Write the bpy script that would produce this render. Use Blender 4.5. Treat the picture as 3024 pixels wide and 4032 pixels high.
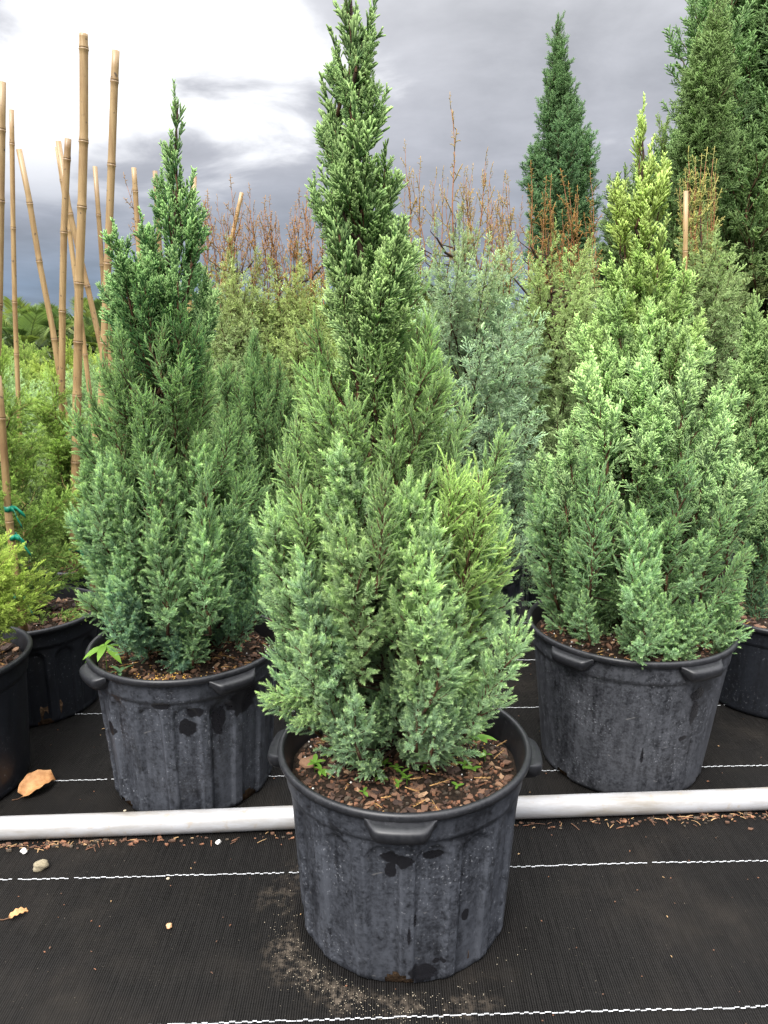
import bpy, math, random
import numpy as np
from mathutils import Vector, Matrix, Quaternion

sc = bpy.context.scene
for o in list(bpy.data.objects):
    bpy.data.objects.remove(o)
COL = sc.collection
R = math.radians

# ------------------------------------------------------------------ camera
PITCH = R(13.3)
CAM_Z = 1.046
FPX = 3029.0            # focal length in photo pixels (3024 x 4032)
cd = bpy.data.cameras.new('camera')
cam = bpy.data.objects.new('camera', cd)
COL.objects.link(cam)
cam.location = (0, 0, CAM_Z)
cam.rotation_euler = (R(90) - PITCH, 0, 0)
cd.sensor_fit = 'VERTICAL'
cd.sensor_height = 36.0
cd.lens = 36.0 * FPX / 4032.0
cd.clip_start = 0.02
cd.clip_end = 1500
sc.camera = cam

# ------------------------------------------------------------------ world: overcast sky
SUN_EL, SUN_AZ = R(52), R(205)      # azimuth measured from +Y clockwise: high, behind the camera's left shoulder
world = bpy.data.worlds.new('World')
sc.world = world
world.use_nodes = True
wn, wl = world.node_tree.nodes, world.node_tree.links
wn.clear()


class NT:
    """small node-tree helper"""
    def __init__(s, tree):
        s.n, s.l = tree.nodes, tree.links

    def node(s, typ, **kw):
        n = s.n.new(typ)
        for k, v in kw.items():
            setattr(n, k, v)
        return n

    def put(s, sock, v):
        if hasattr(v, 'is_output'):
            s.l.new(v, sock)
        elif v is not None:
            if isinstance(v, (tuple, list)) and len(v) == 3 and sock.type == 'RGBA':
                v = (*v, 1)
            sock.default_value = v

    def math(s, op, a, b=None, c=None, clamp=False):
        n = s.node('ShaderNodeMath', operation=op)
        n.use_clamp = clamp
        for i, v in enumerate((a, b, c)):
            s.put(n.inputs[i], v)
        return n.outputs[0]

    def vmath(s, op, a, b=None):
        n = s.node('ShaderNodeVectorMath', operation=op)
        s.put(n.inputs[0], a)
        s.put(n.inputs[1], b)
        return n.outputs['Value'] if op in ('LENGTH', 'DOT_PRODUCT', 'DISTANCE') else n.outputs[0]

    def mix(s, f, a, b, blend='MIX'):
        n = s.node('ShaderNodeMix', data_type='RGBA', blend_type=blend)
        s.put(n.inputs[0], f)
        s.put(n.inputs[6], a)
        s.put(n.inputs[7], b)
        return n.outputs[2]

    def noise(s, vec, scale, detail=4, rough=.55, dist=0.0):
        n = s.node('ShaderNodeTexNoise')
        s.put(n.inputs['Vector'], vec)
        n.inputs['Scale'].default_value = scale
        n.inputs['Detail'].default_value = detail
        n.inputs['Roughness'].default_value = rough
        n.inputs['Distortion'].default_value = dist
        return n.outputs['Fac']

    def ramp(s, f, stops):
        n = s.node('ShaderNodeValToRGB')
        e = n.color_ramp.elements
        while len(e) < len(stops):
            e.new(0.5)
        for el, (p, c) in zip(e, stops):
            el.position = p
            el.color = (*c, 1) if isinstance(c, (tuple, list)) else (c, c, c, 1)
        s.put(n.inputs[0], f)
        return n.outputs[0]

    def maprange(s, v, a, b, c, d, smooth=False):
        n = s.node('ShaderNodeMapRange')
        if smooth:
            n.interpolation_type = 'SMOOTHSTEP'
        s.put(n.inputs[0], v)
        for i, q in enumerate((a, b, c, d)):
            n.inputs[i + 1].default_value = q
        return n.outputs[0]

    def sep(s, v):
        n = s.node('ShaderNodeSeparateXYZ')
        s.put(n.inputs[0], v)
        return n.outputs

    def comb(s, x, y, z):
        n = s.node('ShaderNodeCombineXYZ')
        for i, q in enumerate((x, y, z)):
            s.put(n.inputs[i], q)
        return n.outputs[0]


W = NT(world.node_tree)
tc = W.node('ShaderNodeTexCoord')
dx, dy, dz = W.sep(tc.outputs['Generated'])
zc = W.math('MAXIMUM', dz, 0.0)
inv = W.math('DIVIDE', 1.0, W.math('ADD', zc, 0.16))
proj = W.comb(W.math('MULTIPLY', dx, inv), W.math('MULTIPLY', dy, inv), 0.0)
CL_OFF = (3.1, 1.7, 0.4)
p1 = W.vmath('ADD', proj, CL_OFF)
big = W.noise(p1, 0.75, 3, .5, .3)
med = W.noise(p1, 2.1, 7, .55, .35)
fine = W.noise(p1, 6.0, 6, .6, .2)
base = W.ramp(zc, [(0.0, (.098, .132, .190)), (.05, (.086, .116, .172)), (.11, (.142, .150, .180)), (.19, (.220, .220, .240)),
                   (.34, (.295, .295, .308)), (1.0, (.385, .385, .395))])
var = W.math('ADD', W.maprange(med, .3, .7, -.17, .17), W.maprange(fine, .3, .7, -.05, .05))
var = W.math('ADD', var, W.maprange(big, .35, .65, -.14, .14))
cloud = W.mix(1.0, base, W.math('ADD', 1.0, var), 'MULTIPLY')
# thin bright gaps in the deck
gap = W.math('MULTIPLY', W.maprange(W.math('ADD', big, W.math('MULTIPLY', W.math('SUBTRACT', med, .5), .5)), .535, .68, 0, 1, True),
             W.maprange(zc, .10, .26, 0, 1, True))
cloud = W.mix(gap, cloud, (.62, .62, .625))
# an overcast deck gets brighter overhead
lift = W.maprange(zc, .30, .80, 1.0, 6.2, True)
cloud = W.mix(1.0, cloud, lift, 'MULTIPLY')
sky = W.node('ShaderNodeTexSky', sky_type='NISHITA')
sky.sun_disc = False
sky.sun_elevation = SUN_EL
sky.sun_rotation = SUN_AZ
skyc = W.mix(1.0, sky.outputs[0], (.1, .1, .1), 'MULTIPLY')
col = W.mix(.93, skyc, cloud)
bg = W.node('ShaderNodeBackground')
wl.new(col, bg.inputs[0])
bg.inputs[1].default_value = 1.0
wo = W.node('ShaderNodeOutputWorld')
wl.new(bg.outputs[0], wo.inputs[0])

sd = bpy.data.lights.new('sun', 'SUN')
sd.energy = 2.2
sd.angle = R(25)
sd.color = (1, .97, .92)
sun = bpy.data.objects.new('sun', sd)
COL.objects.link(sun)
sv = Vector((math.sin(SUN_AZ) * math.cos(SUN_EL), math.cos(SUN_AZ) * math.cos(SUN_EL), math.sin(SUN_EL)))
sun.rotation_euler = sv.to_track_quat('Z', 'Y').to_euler()

vs = sc.view_settings
vs.view_transform = 'Standard'
vs.look = 'None'
vs.exposure = 1.2
vs.gamma = 1.0
vs.use_curve_mapping = False
sc.cycles.max_bounces = 3
sc.cycles.diffuse_bounces = 3
sc.cycles.glossy_bounces = 2
sc.cycles.transmission_bounces = 2

# ------------------------------------------------------------------ helpers
rng = np.random.default_rng(7)
rnd = random.Random(11)
CP, SP = math.cos(PITCH), math.sin(PITCH)


def at(px, py, Y):
    """photo pixel on the vertical plane at distance Y -> world point"""
    a = math.atan((py - 2016) / FPX) + PITCH
    z = CAM_Z - Y * math.tan(a)
    zc = Y * CP + (CAM_Z - z) * SP
    return Vector(((px - 1512) / FPX * zc, Y, z))


def ground(px, py):
    a = math.atan((py - 2016) / FPX) + PITCH
    Y = CAM_Z / math.tan(a)
    return at(px, py, Y)


def tag(o, label=None, cat=None, group=None, kind=None):
    if label: o['label'] = label
    if cat: o['category'] = cat
    if group: o['group'] = group
    if kind: o['kind'] = kind
    return o


def empty(name, loc, rz=0.0):
    o = bpy.data.objects.new(name, None)
    o.empty_display_size = .05
    COL.objects.link(o)
    o.location = loc
    o.rotation_euler = (0, 0, rz)
    return o


def mesh_np(name, v, f, mats, mi=None, smooth=True, attr=None):
    """v (N,3), f (M,3 or 4) -> mesh"""
    v = np.asarray(v, np.float32)
    f = np.asarray(f, np.int32)
    me = bpy.data.meshes.new(name)
    k = f.shape[1]
    me.vertices.add(len(v))
    me.vertices.foreach_set('co', v.ravel())
    me.loops.add(f.size)
    me.loops.foreach_set('vertex_index', f.ravel())
    me.polygons.add(len(f))
    me.polygons.foreach_set('loop_start', np.arange(0, f.size, k, dtype=np.int32))
    if mi is not None:
        me.polygons.foreach_set('material_index', np.asarray(mi, np.int32))
    me.polygons.foreach_set('use_smooth', np.full(len(f), bool(smooth)))
    for m in mats:
        me.materials.append(m)
    if attr is not None:
        a = me.attributes.new('tint', 'FLOAT_COLOR', 'POINT')
        full = np.zeros((len(v), 4), np.float32)
        full[:, :attr.shape[1]] = attr
        full[:, 3] = 1
        a.data.foreach_set('color', full.ravel())
    me.update(calc_edges=True)
    me.validate()
    return me


def link(name, me, parent=None, loc=None, color=None):
    o = bpy.data.objects.new(name, me)
    COL.objects.link(o)
    if parent is not None:
        o.parent = parent
    if loc is not None:
        o.location = loc
    if color is not None:
        o.color = (*color, 1)
    return o


def tube(pts, rads, sides=6, cap=True):
    """swept tube -> verts, tris"""
    pts = np.asarray(pts, float)
    n = len(pts)
    tan = np.gradient(pts, axis=0)
    tan /= np.linalg.norm(tan, axis=1, keepdims=True) + 1e-9
    ref = np.array([.31, .95, .02]) if abs(tan[0, 1]) < .9 else np.array([1., 0, 0])
    V = []
    for i in range(n):
        a = np.cross(tan[i], ref)
        a /= np.linalg.norm(a) + 1e-9
        b = np.cross(tan[i], a)
        th = np.arange(sides) * 2 * math.pi / sides
        V.append(pts[i] + rads[i] * (np.cos(th)[:, None] * a + np.sin(th)[:, None] * b))
    V = np.concatenate(V)
    F = []
    for i in range(n - 1):
        for j in range(sides):
            a, b = i * sides + j, i * sides + (j + 1) % sides
            c, d = a + sides, b + sides
            F += [(a, b, d), (a, d, c)]
    if cap:
        V = np.vstack([V, pts[-1] + tan[-1] * rads[-1] * .9, pts[0]])
        t, s0 = len(V) - 2, len(V) - 1
        o = (n - 1) * sides
        for j in range(sides):
            F.append((o + j, o + (j + 1) % sides, t))
            F.append((j, s0, (j + 1) % sides))
    return V, np.array(F, int)


class Acc:
    def __init__(s):
        s.v, s.f, s.m, s.a, s.n = [], [], [], [], 0

    def add(s, v, f, m=0, a=None):
        v = np.asarray(v, float)
        f = np.asarray(f, int)
        s.v.append(v)
        s.f.append(f + s.n)
        s.m.append(np.full(len(f), m) if np.isscalar(m) else m)
        if a is None:
            a = np.zeros((len(v), 2))
        s.a.append(a)
        s.n += len(v)

    def get(s):
        return dict(v=np.concatenate(s.v), f=np.concatenate(s.f), m=np.concatenate(s.m), a=np.concatenate(s.a))

    def mesh(s, name, mats, smooth=True):
        g = s.get()
        return mesh_np(name, g['v'], g['f'], mats, g['m'], smooth, g['a'])


def rotm(d, roll=0.0):
    """3x3 with Z axis along d, X axis as near to world up as possible, rolled"""
    d = np.asarray(d, float)
    d = d / np.linalg.norm(d)
    up = np.array([0, 0, 1.0])
    x = up - d * (up @ d)
    if np.linalg.norm(x) < 1e-3:
        x = np.array([1.0, 0, 0])
    x /= np.linalg.norm(x)
    y = np.cross(d, x)
    c, s_ = math.cos(roll), math.sin(roll)
    return np.stack([c * x + s_ * y, -s_ * x + c * y, d], axis=1)


def rot_at(az, inc, roll):
    d = np.array([math.sin(inc) * math.cos(az), math.sin(inc) * math.sin(az), math.cos(inc)])
    return rotm(d, roll)


# ------------------------------------------------------------------ materials
def new_mat(name):
    m = bpy.data.materials.new(name)
    m.use_nodes = True
    t = NT(m.node_tree)
    t.n.clear()
    out = t.node('ShaderNodeOutputMaterial')
    b = t.node('ShaderNodeBsdfPrincipled')
    t.l.new(b.outputs[0], out.inputs[0])
    return m, t, b, out


def bump(t, b, h, strength=.3, dist=.002):
    n = t.node('ShaderNodeBump')
    n.inputs['Strength'].default_value = strength
    n.inputs['Distance'].default_value = dist
    t.put(n.inputs['Height'], h)
    t.l.new(n.outputs[0], b.inputs['Normal'])


def simple_mat(name, c1, c2, scale=40, rough=.7, detail=4, bmp=0.0, spec=.5):
    m, t, b, out = new_mat(name)
    co = t.node('ShaderNodeTexCoord').outputs['Object']
    f = t.maprange(t.noise(co, scale, detail, .6), .3, .7, 0, 1)
    t.put(b.inputs['Base Color'], t.mix(f, c1, c2))
    b.inputs['Roughness'].default_value = rough
    b.inputs['Specular IOR Level'].default_value = spec
    if bmp:
        bump(t, b, f, bmp)
    return m


def leaf_mat(name, tip, tipk=1.0, brown=.03, transl=.38, scale_bump=0):
    """foliage: object colour for old growth, 'tip' colour for new growth, some dead brown twigs"""
    m, t, b, out = new_mat(name)
    oi = t.node('ShaderNodeObjectInfo')
    at_ = t.node('ShaderNodeAttribute', attribute_name='tint')
    r, g, bl = t.sep(at_.outputs['Vector'])
    f = t.math('MULTIPLY', t.maprange(r, .42, .92, 0, 1), tipk, clamp=True)
    c = t.mix(f, oi.outputs['Color'], t.mix(.52, t.mix(1.0, oi.outputs['Color'], (1.9, 1.8, 1.5), 'MULTIPLY'), tip))
    c = t.mix(1.0, c, t.maprange(g, 0, 1, .6, 1.35), 'MULTIPLY')
    c = t.mix(1.0, c, t.maprange(oi.outputs['Random'], 0, 1, .9, 1.1), 'MULTIPLY')
    dead = t.math('GREATER_THAN', g, 1.0 - brown)
    c = t.mix(t.math('MULTIPLY', dead, .8), c, (.30, .15, .055))
    b.inputs['Roughness'].default_value = .62
    b.inputs['Specular IOR Level'].default_value = .3
    t.put(b.inputs['Base Color'], c)
    tr = t.node('ShaderNodeBsdfTranslucent')
    t.put(tr.inputs[0], t.mix(1.0, c, (.95, 1.1, .75), 'MULTIPLY'))
    mx = t.node('ShaderNodeMixShader')
    mx.inputs[0].default_value = transl
    t.l.new(b.outputs[0], mx.inputs[1])
    t.l.new(tr.outputs[0], mx.inputs[2])
    t.l.new(mx.outputs[0], out.inputs[0])
    return m


M = {}
M['juniper'] = leaf_mat('juniper_leaf', (.62, .76, .33), .95)
M['wisp'] = leaf_mat('cypress_leaf', (.52, .62, .33), .85, brown=.03)
M['orange'] = leaf_mat('dry_tip', (.36, .185, .075), 1.0, brown=.03)
M['feather'] = leaf_mat('feather_leaf', (.46, .58, .14), .9, brown=.02, transl=.35)
M['dark'] = leaf_mat('conifer_leaf', (.26, .38, .15), .75, brown=.03)
M['wood'] = simple_mat('bark_wood', (.028, .018, .013), (.075, .047, .033), 90, .85, 5, .4, .2)
M['twigwood'] = simple_mat('twig_wood', (.06, .032, .02), (.13, .07, .038), 120, .8, 3, 0, .2)
M['redwood'] = simple_mat('red_stem', (.22, .09, .045), (.34, .16, .08), 120, .75, 3, 0, .2)
M['greenwood'] = simple_mat('green_stem', (.20, .22, .06), (.30, .22, .08), 60, .7, 3, 0, .3)
M['soil'] = simple_mat('potting_soil', (.006, .0045, .0035), (.030, .019, .012), 160, .95, 6, .8, .15)
M['root'] = simple_mat('root_ball', (.05, .03, .018), (.19, .12, .07), 120, .95, 6, .8, .1)
M['litter1'] = simple_mat('litter_bark', (.05, .026, .015), (.14, .07, .04), 60, .9)
M['litter2'] = simple_mat('litter_straw', (.28, .16, .07), (.42, .28, .14), 60, .85)
M['litter3'] = simple_mat('litter_red', (.13, .055, .03), (.24, .11, .055), 60, .9)
M['litter4'] = simple_mat('litter_dirt', (.03, .022, .015), (.08, .06, .04), 60, .95)
M['prill'] = simple_mat('fertilizer_prill', (.50, .24, .03), (.62, .42, .10), 200, .45)
M['perlite'] = simple_mat('perlite', (.62, .60, .55), (.8, .78, .74), 200, .9)
M['sand'] = simple_mat('sand_grain', (.25, .20, .13), (.55, .48, .36), 300, .95)
M['pvc'] = None
M['weed'] = leaf_mat('weed_leaf', (.22, .42, .06), .6, brown=0, transl=.4)
M['needle_dry'] = simple_mat('dry_needles', (.34, .17, .05), (.50, .31, .12), 80, .8)
M['tie'] = simple_mat('green_tape', (.0, .13, .075), (.01, .20, .12), 60, .35)
M['thread'] = simple_mat('white_thread', (.34, .35, .36), (.5, .51, .52), 90, .7)


def bark_mat():
    m, t, b, out = new_mat('bark_chip')
    oi = t.node('ShaderNodeObjectInfo')
    co = t.node('ShaderNodeTexCoord').outputs['Object']
    c = t.ramp(oi.outputs['Random'], [(0, (.028, .016, .012)), (.4, (.070, .037, .023)), (.75, (.145, .074, .043)), (.94, (.25, .14, .078)), (1, (.38, .24, .14))])
    f = t.noise(t.vmath('MULTIPLY', co, (1, 4, 1)), 130, 5, .6)
    c = t.mix(1.0, c, t.maprange(f, .3, .7, .55, 1.4), 'MULTIPLY')
    t.put(b.inputs['Base Color'], c)
    b.inputs['Roughness'].default_value = .85
    bump(t, b, f, .5, .001)
    return m


M['bark'] = bark_mat()


def fabric_mat():
    m, t, b, out = new_mat('woven_ground_cloth')
    co = t.node('ShaderNodeTexCoord').outputs['Object']
    ribs = t.noise(t.vmath('MULTIPLY', co, (240, 9, 1)), 1.0, 3, .6)
    weft = t.noise(t.vmath('MULTIPLY', co, (30, 420, 1)), 1.0, 2, .6)
    w1 = t.node('ShaderNodeTexWave', wave_type='BANDS', bands_direction='X')
    t.put(w1.inputs['Vector'], co)
    w1.inputs['Scale'].default_value = 80
    w1.inputs['Distortion'].default_value = .6
    w1.inputs['Detail'].default_value = 2
    h = t.math('ADD', t.math('MULTIPLY', w1.outputs['Fac'], .55), t.math('ADD', t.math('MULTIPLY', ribs, .7), t.math('MULTIPLY', weft, .35)))
    big = t.noise(co, 2.6, 5, .6)
    spot = t.noise(co, 16, 5, .65)
    c = t.mix(t.maprange(h, .5, 1.15, 0, 1), (.0022, .0021, .002), (.0155, .0145, .0137))
    dust = t.math('MULTIPLY', t.maprange(big, .46, .72, 0, 1, True), t.maprange(spot, .35, .7, .25, 1))
    c = t.mix(t.math('MULTIPLY', dust, .55), c, (.026, .022, .018))
    speck = t.maprange(t.noise(co, 210, 2, .5), .735, .78, 0, 1)
    c = t.mix(t.math('MULTIPLY', speck, .5), c, (.20, .17, .13))
    # sandy wash-out ring round the foremost pot
    x, y, z = t.sep(co)
    dd = t.vmath('LENGTH', t.comb(t.math('SUBTRACT', x, .030), t.math('SUBTRACT', y, 1.225), 0.0))
    ring = t.math('MULTIPLY', t.maprange(dd, .185, .215, 0, 1, True), t.maprange(dd, .225, .285, 1, 0, True))
    ang = t.maprange(t.math('ADD', t.math('MULTIPLY', t.math('SUBTRACT', x, .03), .8), t.math('SUBTRACT', y, 1.225)), -.16, .02, 1, 0, True)
    sand = t.math('MULTIPLY', t.math('MULTIPLY', ring, ang), t.math('MULTIPLY', t.maprange(t.noise(co, 9, 3, .6), .46, .62, 0, 1), t.maprange(t.noise(co, 70, 6, .7), .45, .62, 0, 1)))
    c = t.mix(t.math('MULTIPLY', sand, .55), c, (.15, .12, .09))
    t.put(b.inputs['Base Color'], c)
    t.put(b.inputs['Roughness'], t.maprange(spot, .3, .7, .42, .62))
    b.inputs['Specular IOR Level'].default_value = .06
    bump(t, b, h, .7, .0015)
    return m


M['fabric'] = fabric_mat()


def pvc_mat():
    m, t, b, out = new_mat('white_pvc')
    co = t.node('ShaderNodeTexCoord').outputs['Object']
    x, y, z = t.sep(co)
    dirt = t.noise(t.vmath('MULTIPLY', co, (6, 30, 30)), 1.0, 6, .65)
    sp = t.maprange(t.noise(co, 45, 5, .65), .58, .66, 0, 1)
    c = t.mix(t.maprange(dirt, .40, .68, 0, .9), (.345, .345, .355), (.20, .18, .15))
    c = t.mix(t.math('MULTIPLY', sp, .5), c, (.28, .23, .17))
    t.put(b.inputs['Base Color'], c)
    b.inputs['Roughness'].default_value = .38
    return m


M['pvc'] = pvc_mat()


def bamboo_mat():
    m, t, b, out = new_mat('bamboo_cane')
    oi = t.node('ShaderNodeObjectInfo')
    co = t.node('ShaderNodeTexCoord').outputs['Object']
    at_ = t.node('ShaderNodeAttribute', attribute_name='tint')
    r, g, bl = t.sep(at_.outputs['Vector'])
    off = t.vmath('ADD', co, t.comb(t.math('MULTIPLY', oi.outputs['Random'], 9.0), 0.0, 0.0))
    st = t.noise(t.vmath('MULTIPLY', off, (160, 160, 5)), 1.0, 4, .6)
    bl_ = t.noise(off, 5, 4, .6)
    c = t.mix(t.maprange(st, .3, .7, 0, 1), (.27, .165, .068), (.40, .275, .13))
    c = t.mix(t.maprange(bl_, .5, .72, 0, .8), c, (.19, .10, .045))
    c = t.mix(1.0, c, t.maprange(oi.outputs['Random'], 0, 1, .72, 1.12), 'MULTIPLY')
    bs = t.maprange(t.noise(off, 60, 3, .5), .66, .72, 0, .85)
    c = t.mix(bs, c, (.05, .035, .025))
    c = t.mix(t.math('MULTIPLY', r, .8), c, (.13, .07, .035))
    t.put(b.inputs['Base Color'], c)
    b.inputs['Roughness'].default_value = .42
    return m


M['bamboo'] = bamboo_mat()


def pot_mat(name, chalk=.6, wet=(), scuff=.5, speck=.5, tint=(.098, .106, .126)):
    """black nursery plastic with chalky residue; wet = drips as (angle, height, half width m, half height m)"""
    m, t, b, out = new_mat(name)
    co = t.node('ShaderNodeTexCoord').outputs['Object']
    x, y, z = t.sep(co)
    th = t.math('ARCTAN2', y, x)
    cyl = t.comb(t.math('MULTIPLY', th, .2), z, 0.0)
    n1 = t.noise(t.vmath('MULTIPLY', cyl, (13, 4, 1)), 1.0, 6, .62, .4)
    n2 = t.noise(t.vmath('MULTIPLY', cyl, (90, 9, 1)), 1.0, 4, .6)
    n3 = t.noise(co, 60, 6, .7)
    n4 = t.noise(t.vmath('ADD', co, (4, 2, 1)), 9, 5, .65)
    n5 = t.noise(co, 170, 4, .7)
    f = t.math('ADD', t.math('MULTIPLY', n1, .30), t.math('ADD', t.math('MULTIPLY', n2, .18), t.math('ADD', t.math('MULTIPLY', n3, .24), t.math('MULTIPLY', n5, .28))))
    f = t.maprange(f, .385, .60, 0, 1, True)
    ed = t.sep(t.node('ShaderNodeAttribute', attribute_name='tint').outputs['Vector'])[0]
    f = t.math('ADD', f, t.math('MULTIPLY', ed, t.maprange(n3, .38, .6, 0, .7)), clamp=True)
    f = t.math('MULTIPLY', f, t.maprange(n4, .3, .6, .62, 1.0))
    f = t.math('MULTIPLY', f, chalk)
    c = t.mix(f, (.007, .0075, .0095), tint)
    sp = t.math('MULTIPLY', t.maprange(t.noise(co, 190, 2, .5), .64, .70, 0, 1), t.maprange(n4, .42, .6, 0, 1))
    c = t.mix(t.math('MULTIPLY', sp, speck), c, (.30, .31, .33))
    sc_ = t.maprange(t.noise(t.vmath('MULTIPLY', cyl, (16, 60, 1)), 1.0, 5, .7, .6), .66, .74, 0, 1)
    c = t.mix(t.math('MULTIPLY', sc_, scuff), c, (.27, .26, .24))
    rough = t.maprange(f, 0, .8, .40, .66)
    if wet:
        tot = None
        wob = t.math('MULTIPLY', t.math('SUBTRACT', t.noise(co, 55, 3, .6), .5), 1.3)
        for (a, hz, rx, rz) in wet:
            d = t.vmath('LENGTH', t.comb(t.math('DIVIDE', t.math('MULTIPLY', t.math('SUBTRACT', th, a), .2), rx),
                                         t.math('DIVIDE', t.math('SUBTRACT', z, hz), rz), 0.0))
            k = t.maprange(t.math('ADD', d, wob), .92, 1.04, 1, 0)
            tot = k if tot is None else t.math('MAXIMUM', tot, k)
        c = t.mix(tot, c, (.010, .010, .012))
        rough = t.math('SUBTRACT', rough, t.math('MULTIPLY', tot, .18))
    t.put(b.inputs['Base Color'], c)
    t.put(b.inputs['Roughness'], rough)
    b.inputs['Specular IOR Level'].default_value = .4
    bump(t, b, n3, .25, .0008)
    return m


M['rim'] = pot_mat('pot_rim_plastic', .22, scuff=.35, speck=.1, tint=(.07, .07, .074))

# ------------------------------------------------------------------ ground
def plane(name, x0, x1, y0, y1, z, m, nx=1, ny=1):
    xs, ys = np.linspace(x0, x1, nx + 1), np.linspace(y0, y1, ny + 1)
    X, Y = np.meshgrid(xs, ys)
    v = np.stack([X.ravel(), Y.ravel(), np.full(X.size, z)], 1)
    f = [(j * (nx + 1) + i, j * (nx + 1) + i + 1, (j + 1) * (nx + 1) + i + 1, (j + 1) * (nx + 1) + i) for j in range(ny) for i in range(nx)]
    return link(name, mesh_np(name, v, f, [m]))


M['field'] = simple_mat('field_ground', (.020, .022, .010), (.035, .055, .015), .8, .95, 6)
tag(plane('ground', -400, 400, -60, 900, -.03, M['field']), 'open field ground reaching out to the horizon', 'ground', kind='structure')
fab = tag(plane('ground_cloth', -9, 9, -4, 13, 0.0, M['fabric']), 'black woven landscape fabric laid over the nursery ground', 'ground cloth', kind='structure')


def thread_mesh(seed, x0, x1):
    r = np.random.default_rng(seed)
    A = Acc()
    x = x0
    drift = 0
    while x < x1:
        ln = r.uniform(.006, .010)
        if r.random() < .985:
            drift += r.normal(0, .0003)
            drift *= .98
            o = drift + (.0009 if int(x / .008) % 2 else -.0009)
            w = r.uniform(.0005, .0009)
            A.add([(x, o - w, 0), (x + ln, o - w * .8, 0), (x + ln, o + w, .0006), (x, o + w, .0006)], [(0, 1, 2), (0, 2, 3)])
        x += ln + r.uniform(.0002, .0012)
    return A.mesh('marker_thread', [M['thread']], False)


tmesh = [thread_mesh(s, -2.6, 2.6) for s in (1, 2)]
for i, y0 in enumerate((.985, 1.322, 1.662, 1.985, 2.31, 2.63, 2.95, 3.28, 3.6)):
    o = link('marker_thread', tmesh[i % 2], fab, (0, y0, .0035))
    o.rotation_euler = (0, 0, .037 if i < 3 else .03)

# ------------------------------------------------------------------ pvc pipe
pa, pb = Vector((-.80, 1.425, .0235)), Vector((.857, 1.533, .0235))
pdv = (pb - pa).normalized()
p0, p1_ = pa - pdv * 1.6, pb + pdv * 1.6
pts = [np.array(p0.lerp(p1_, i / 24)) + np.array([0, .002 * math.sin(i * 1.1), 0]) for i in range(25)]
V, F = tube(pts, [.0242] * 25, 24)
pip = link('irrigation_pipe', mesh_np('irrigation_pipe', V, F, [M['pvc']]))
tag(pip, 'long white plastic pipe lying on the black ground cloth', 'pipe')

# ------------------------------------------------------------------ pots
def pot_profile(Rr, Rb, h):
    """(radius, height, body?) from the bottom edge up the outside, over the lip and down the inside"""
    P = [(Rb - .012, 0.0, 0), (Rb - .003, .004, 0), (Rb, .012, 0)]
    zt = h - .060
    rt = Rr - .017
    for i in range(1, 41):
        k = i / 40
        P.append((Rb + (rt - Rb) * k, .012 + (zt - .012) * k, 1))
    P += [(rt + .0035, zt + .003, 0), (rt + .0045, zt + .010, 0), (Rr - .0095, h - .020, 0), (Rr - .008, h - .0165, 0),
          (Rr - .002, h - .0145, 0), (Rr, h - .011, 0), (Rr + .0005, h - .005, 0), (Rr - .002, h - .001, 0), (Rr - .006, h, 0),
          (Rr - .010, h - .002, 0), (Rr - .012, h - .008, 0), (Rr - .018, h - .03, 0), (Rr - .0265, h - .065, 0),
          (Rb + (rt - Rb) * ((h - .13) / zt) - .011, h - .13, 0)]
    return P


def pot_shell(name, Rr, Rb, h, flutes, mat, holes=(), nseg=360):
    """-> (body mesh, rim mesh)"""
    P = pot_profile(Rr, Rb, h)
    th = np.arange(nseg) * 2 * math.pi / nseg
    zt = h - .060
    rows, edge = [], []
    for (r, z, body) in P:
        rr = np.full(nseg, r)
        ed = np.zeros(nseg)
        if flutes:
            ph = (th * flutes / (2 * math.pi)) % 1.0 - .5
            xw = ph * 2 * math.pi / flutes * r          # metres from panel centre
            hw = math.pi * r / flutes * .74
            top = zt - .010
            d = np.where(z > top - hw, np.hypot(xw, (z - (top - hw)) * .95), np.abs(xw)) - hw
            k = np.clip((-d) / .0055, 0, 1)
            k = k * k * (3 - 2 * k)
            if body:
                rr = rr - .0075 * k
                ed = np.clip(1 - np.abs(d) / .0035, 0, 1)
            elif z <= .0121:
                rr = rr - .0075 * k * (z / .012)
        if body:
            rr = rr + .0007 * np.sin(th * 3 + z * 9) + .0004 * np.sin(th * 7 - z * 21)
        elif zt < z < h - .018:
            ed = np.full(nseg, .25)
        rr = rr + (.0016 * np.sin(th * 2 + .7) if z > h - .05 else .0008 * np.sin(th * 2 + .7))
        rows.append(np.stack([rr * np.cos(th), rr * np.sin(th), np.full(nseg, z)], 1))
        edge.append(ed)
    cut0 = next(i for i, p in enumerate(P) if abs(p[1] - (h - .0165)) < 1e-6)
    out = []
    for nm, j0, j1, mt in (('body', 0, cut0, mat), ('rim', cut0, len(P) - 1, M['rim'])):
        V = np.concatenate(rows[j0:j1 + 1])
        E = np.concatenate(edge[j0:j1 + 1])
        F = []
        for j in range(j0, j1):
            z0 = (P[j][1] + P[j + 1][1]) / 2
            for i in range(nseg):
                if j < 12 and nm == 'body':
                    a = (i + .5) * 2 * math.pi / nseg
                    if any((((a - ha + math.pi) % (2 * math.pi) - math.pi) * Rb / hw_) ** 2 + (z0 / hh) ** 2 < 1 for (ha, hw_, hh) in holes):
                        continue
                i2 = (i + 1) % nseg
                q = (j - j0) * nseg
                F.append((q + i, q + i2, q + nseg + i2, q + nseg + i))
        out.append(mesh_np(nm, V, F, [mt], None, True, np.stack([E, np.zeros(len(E))], 1)))
    return out


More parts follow.
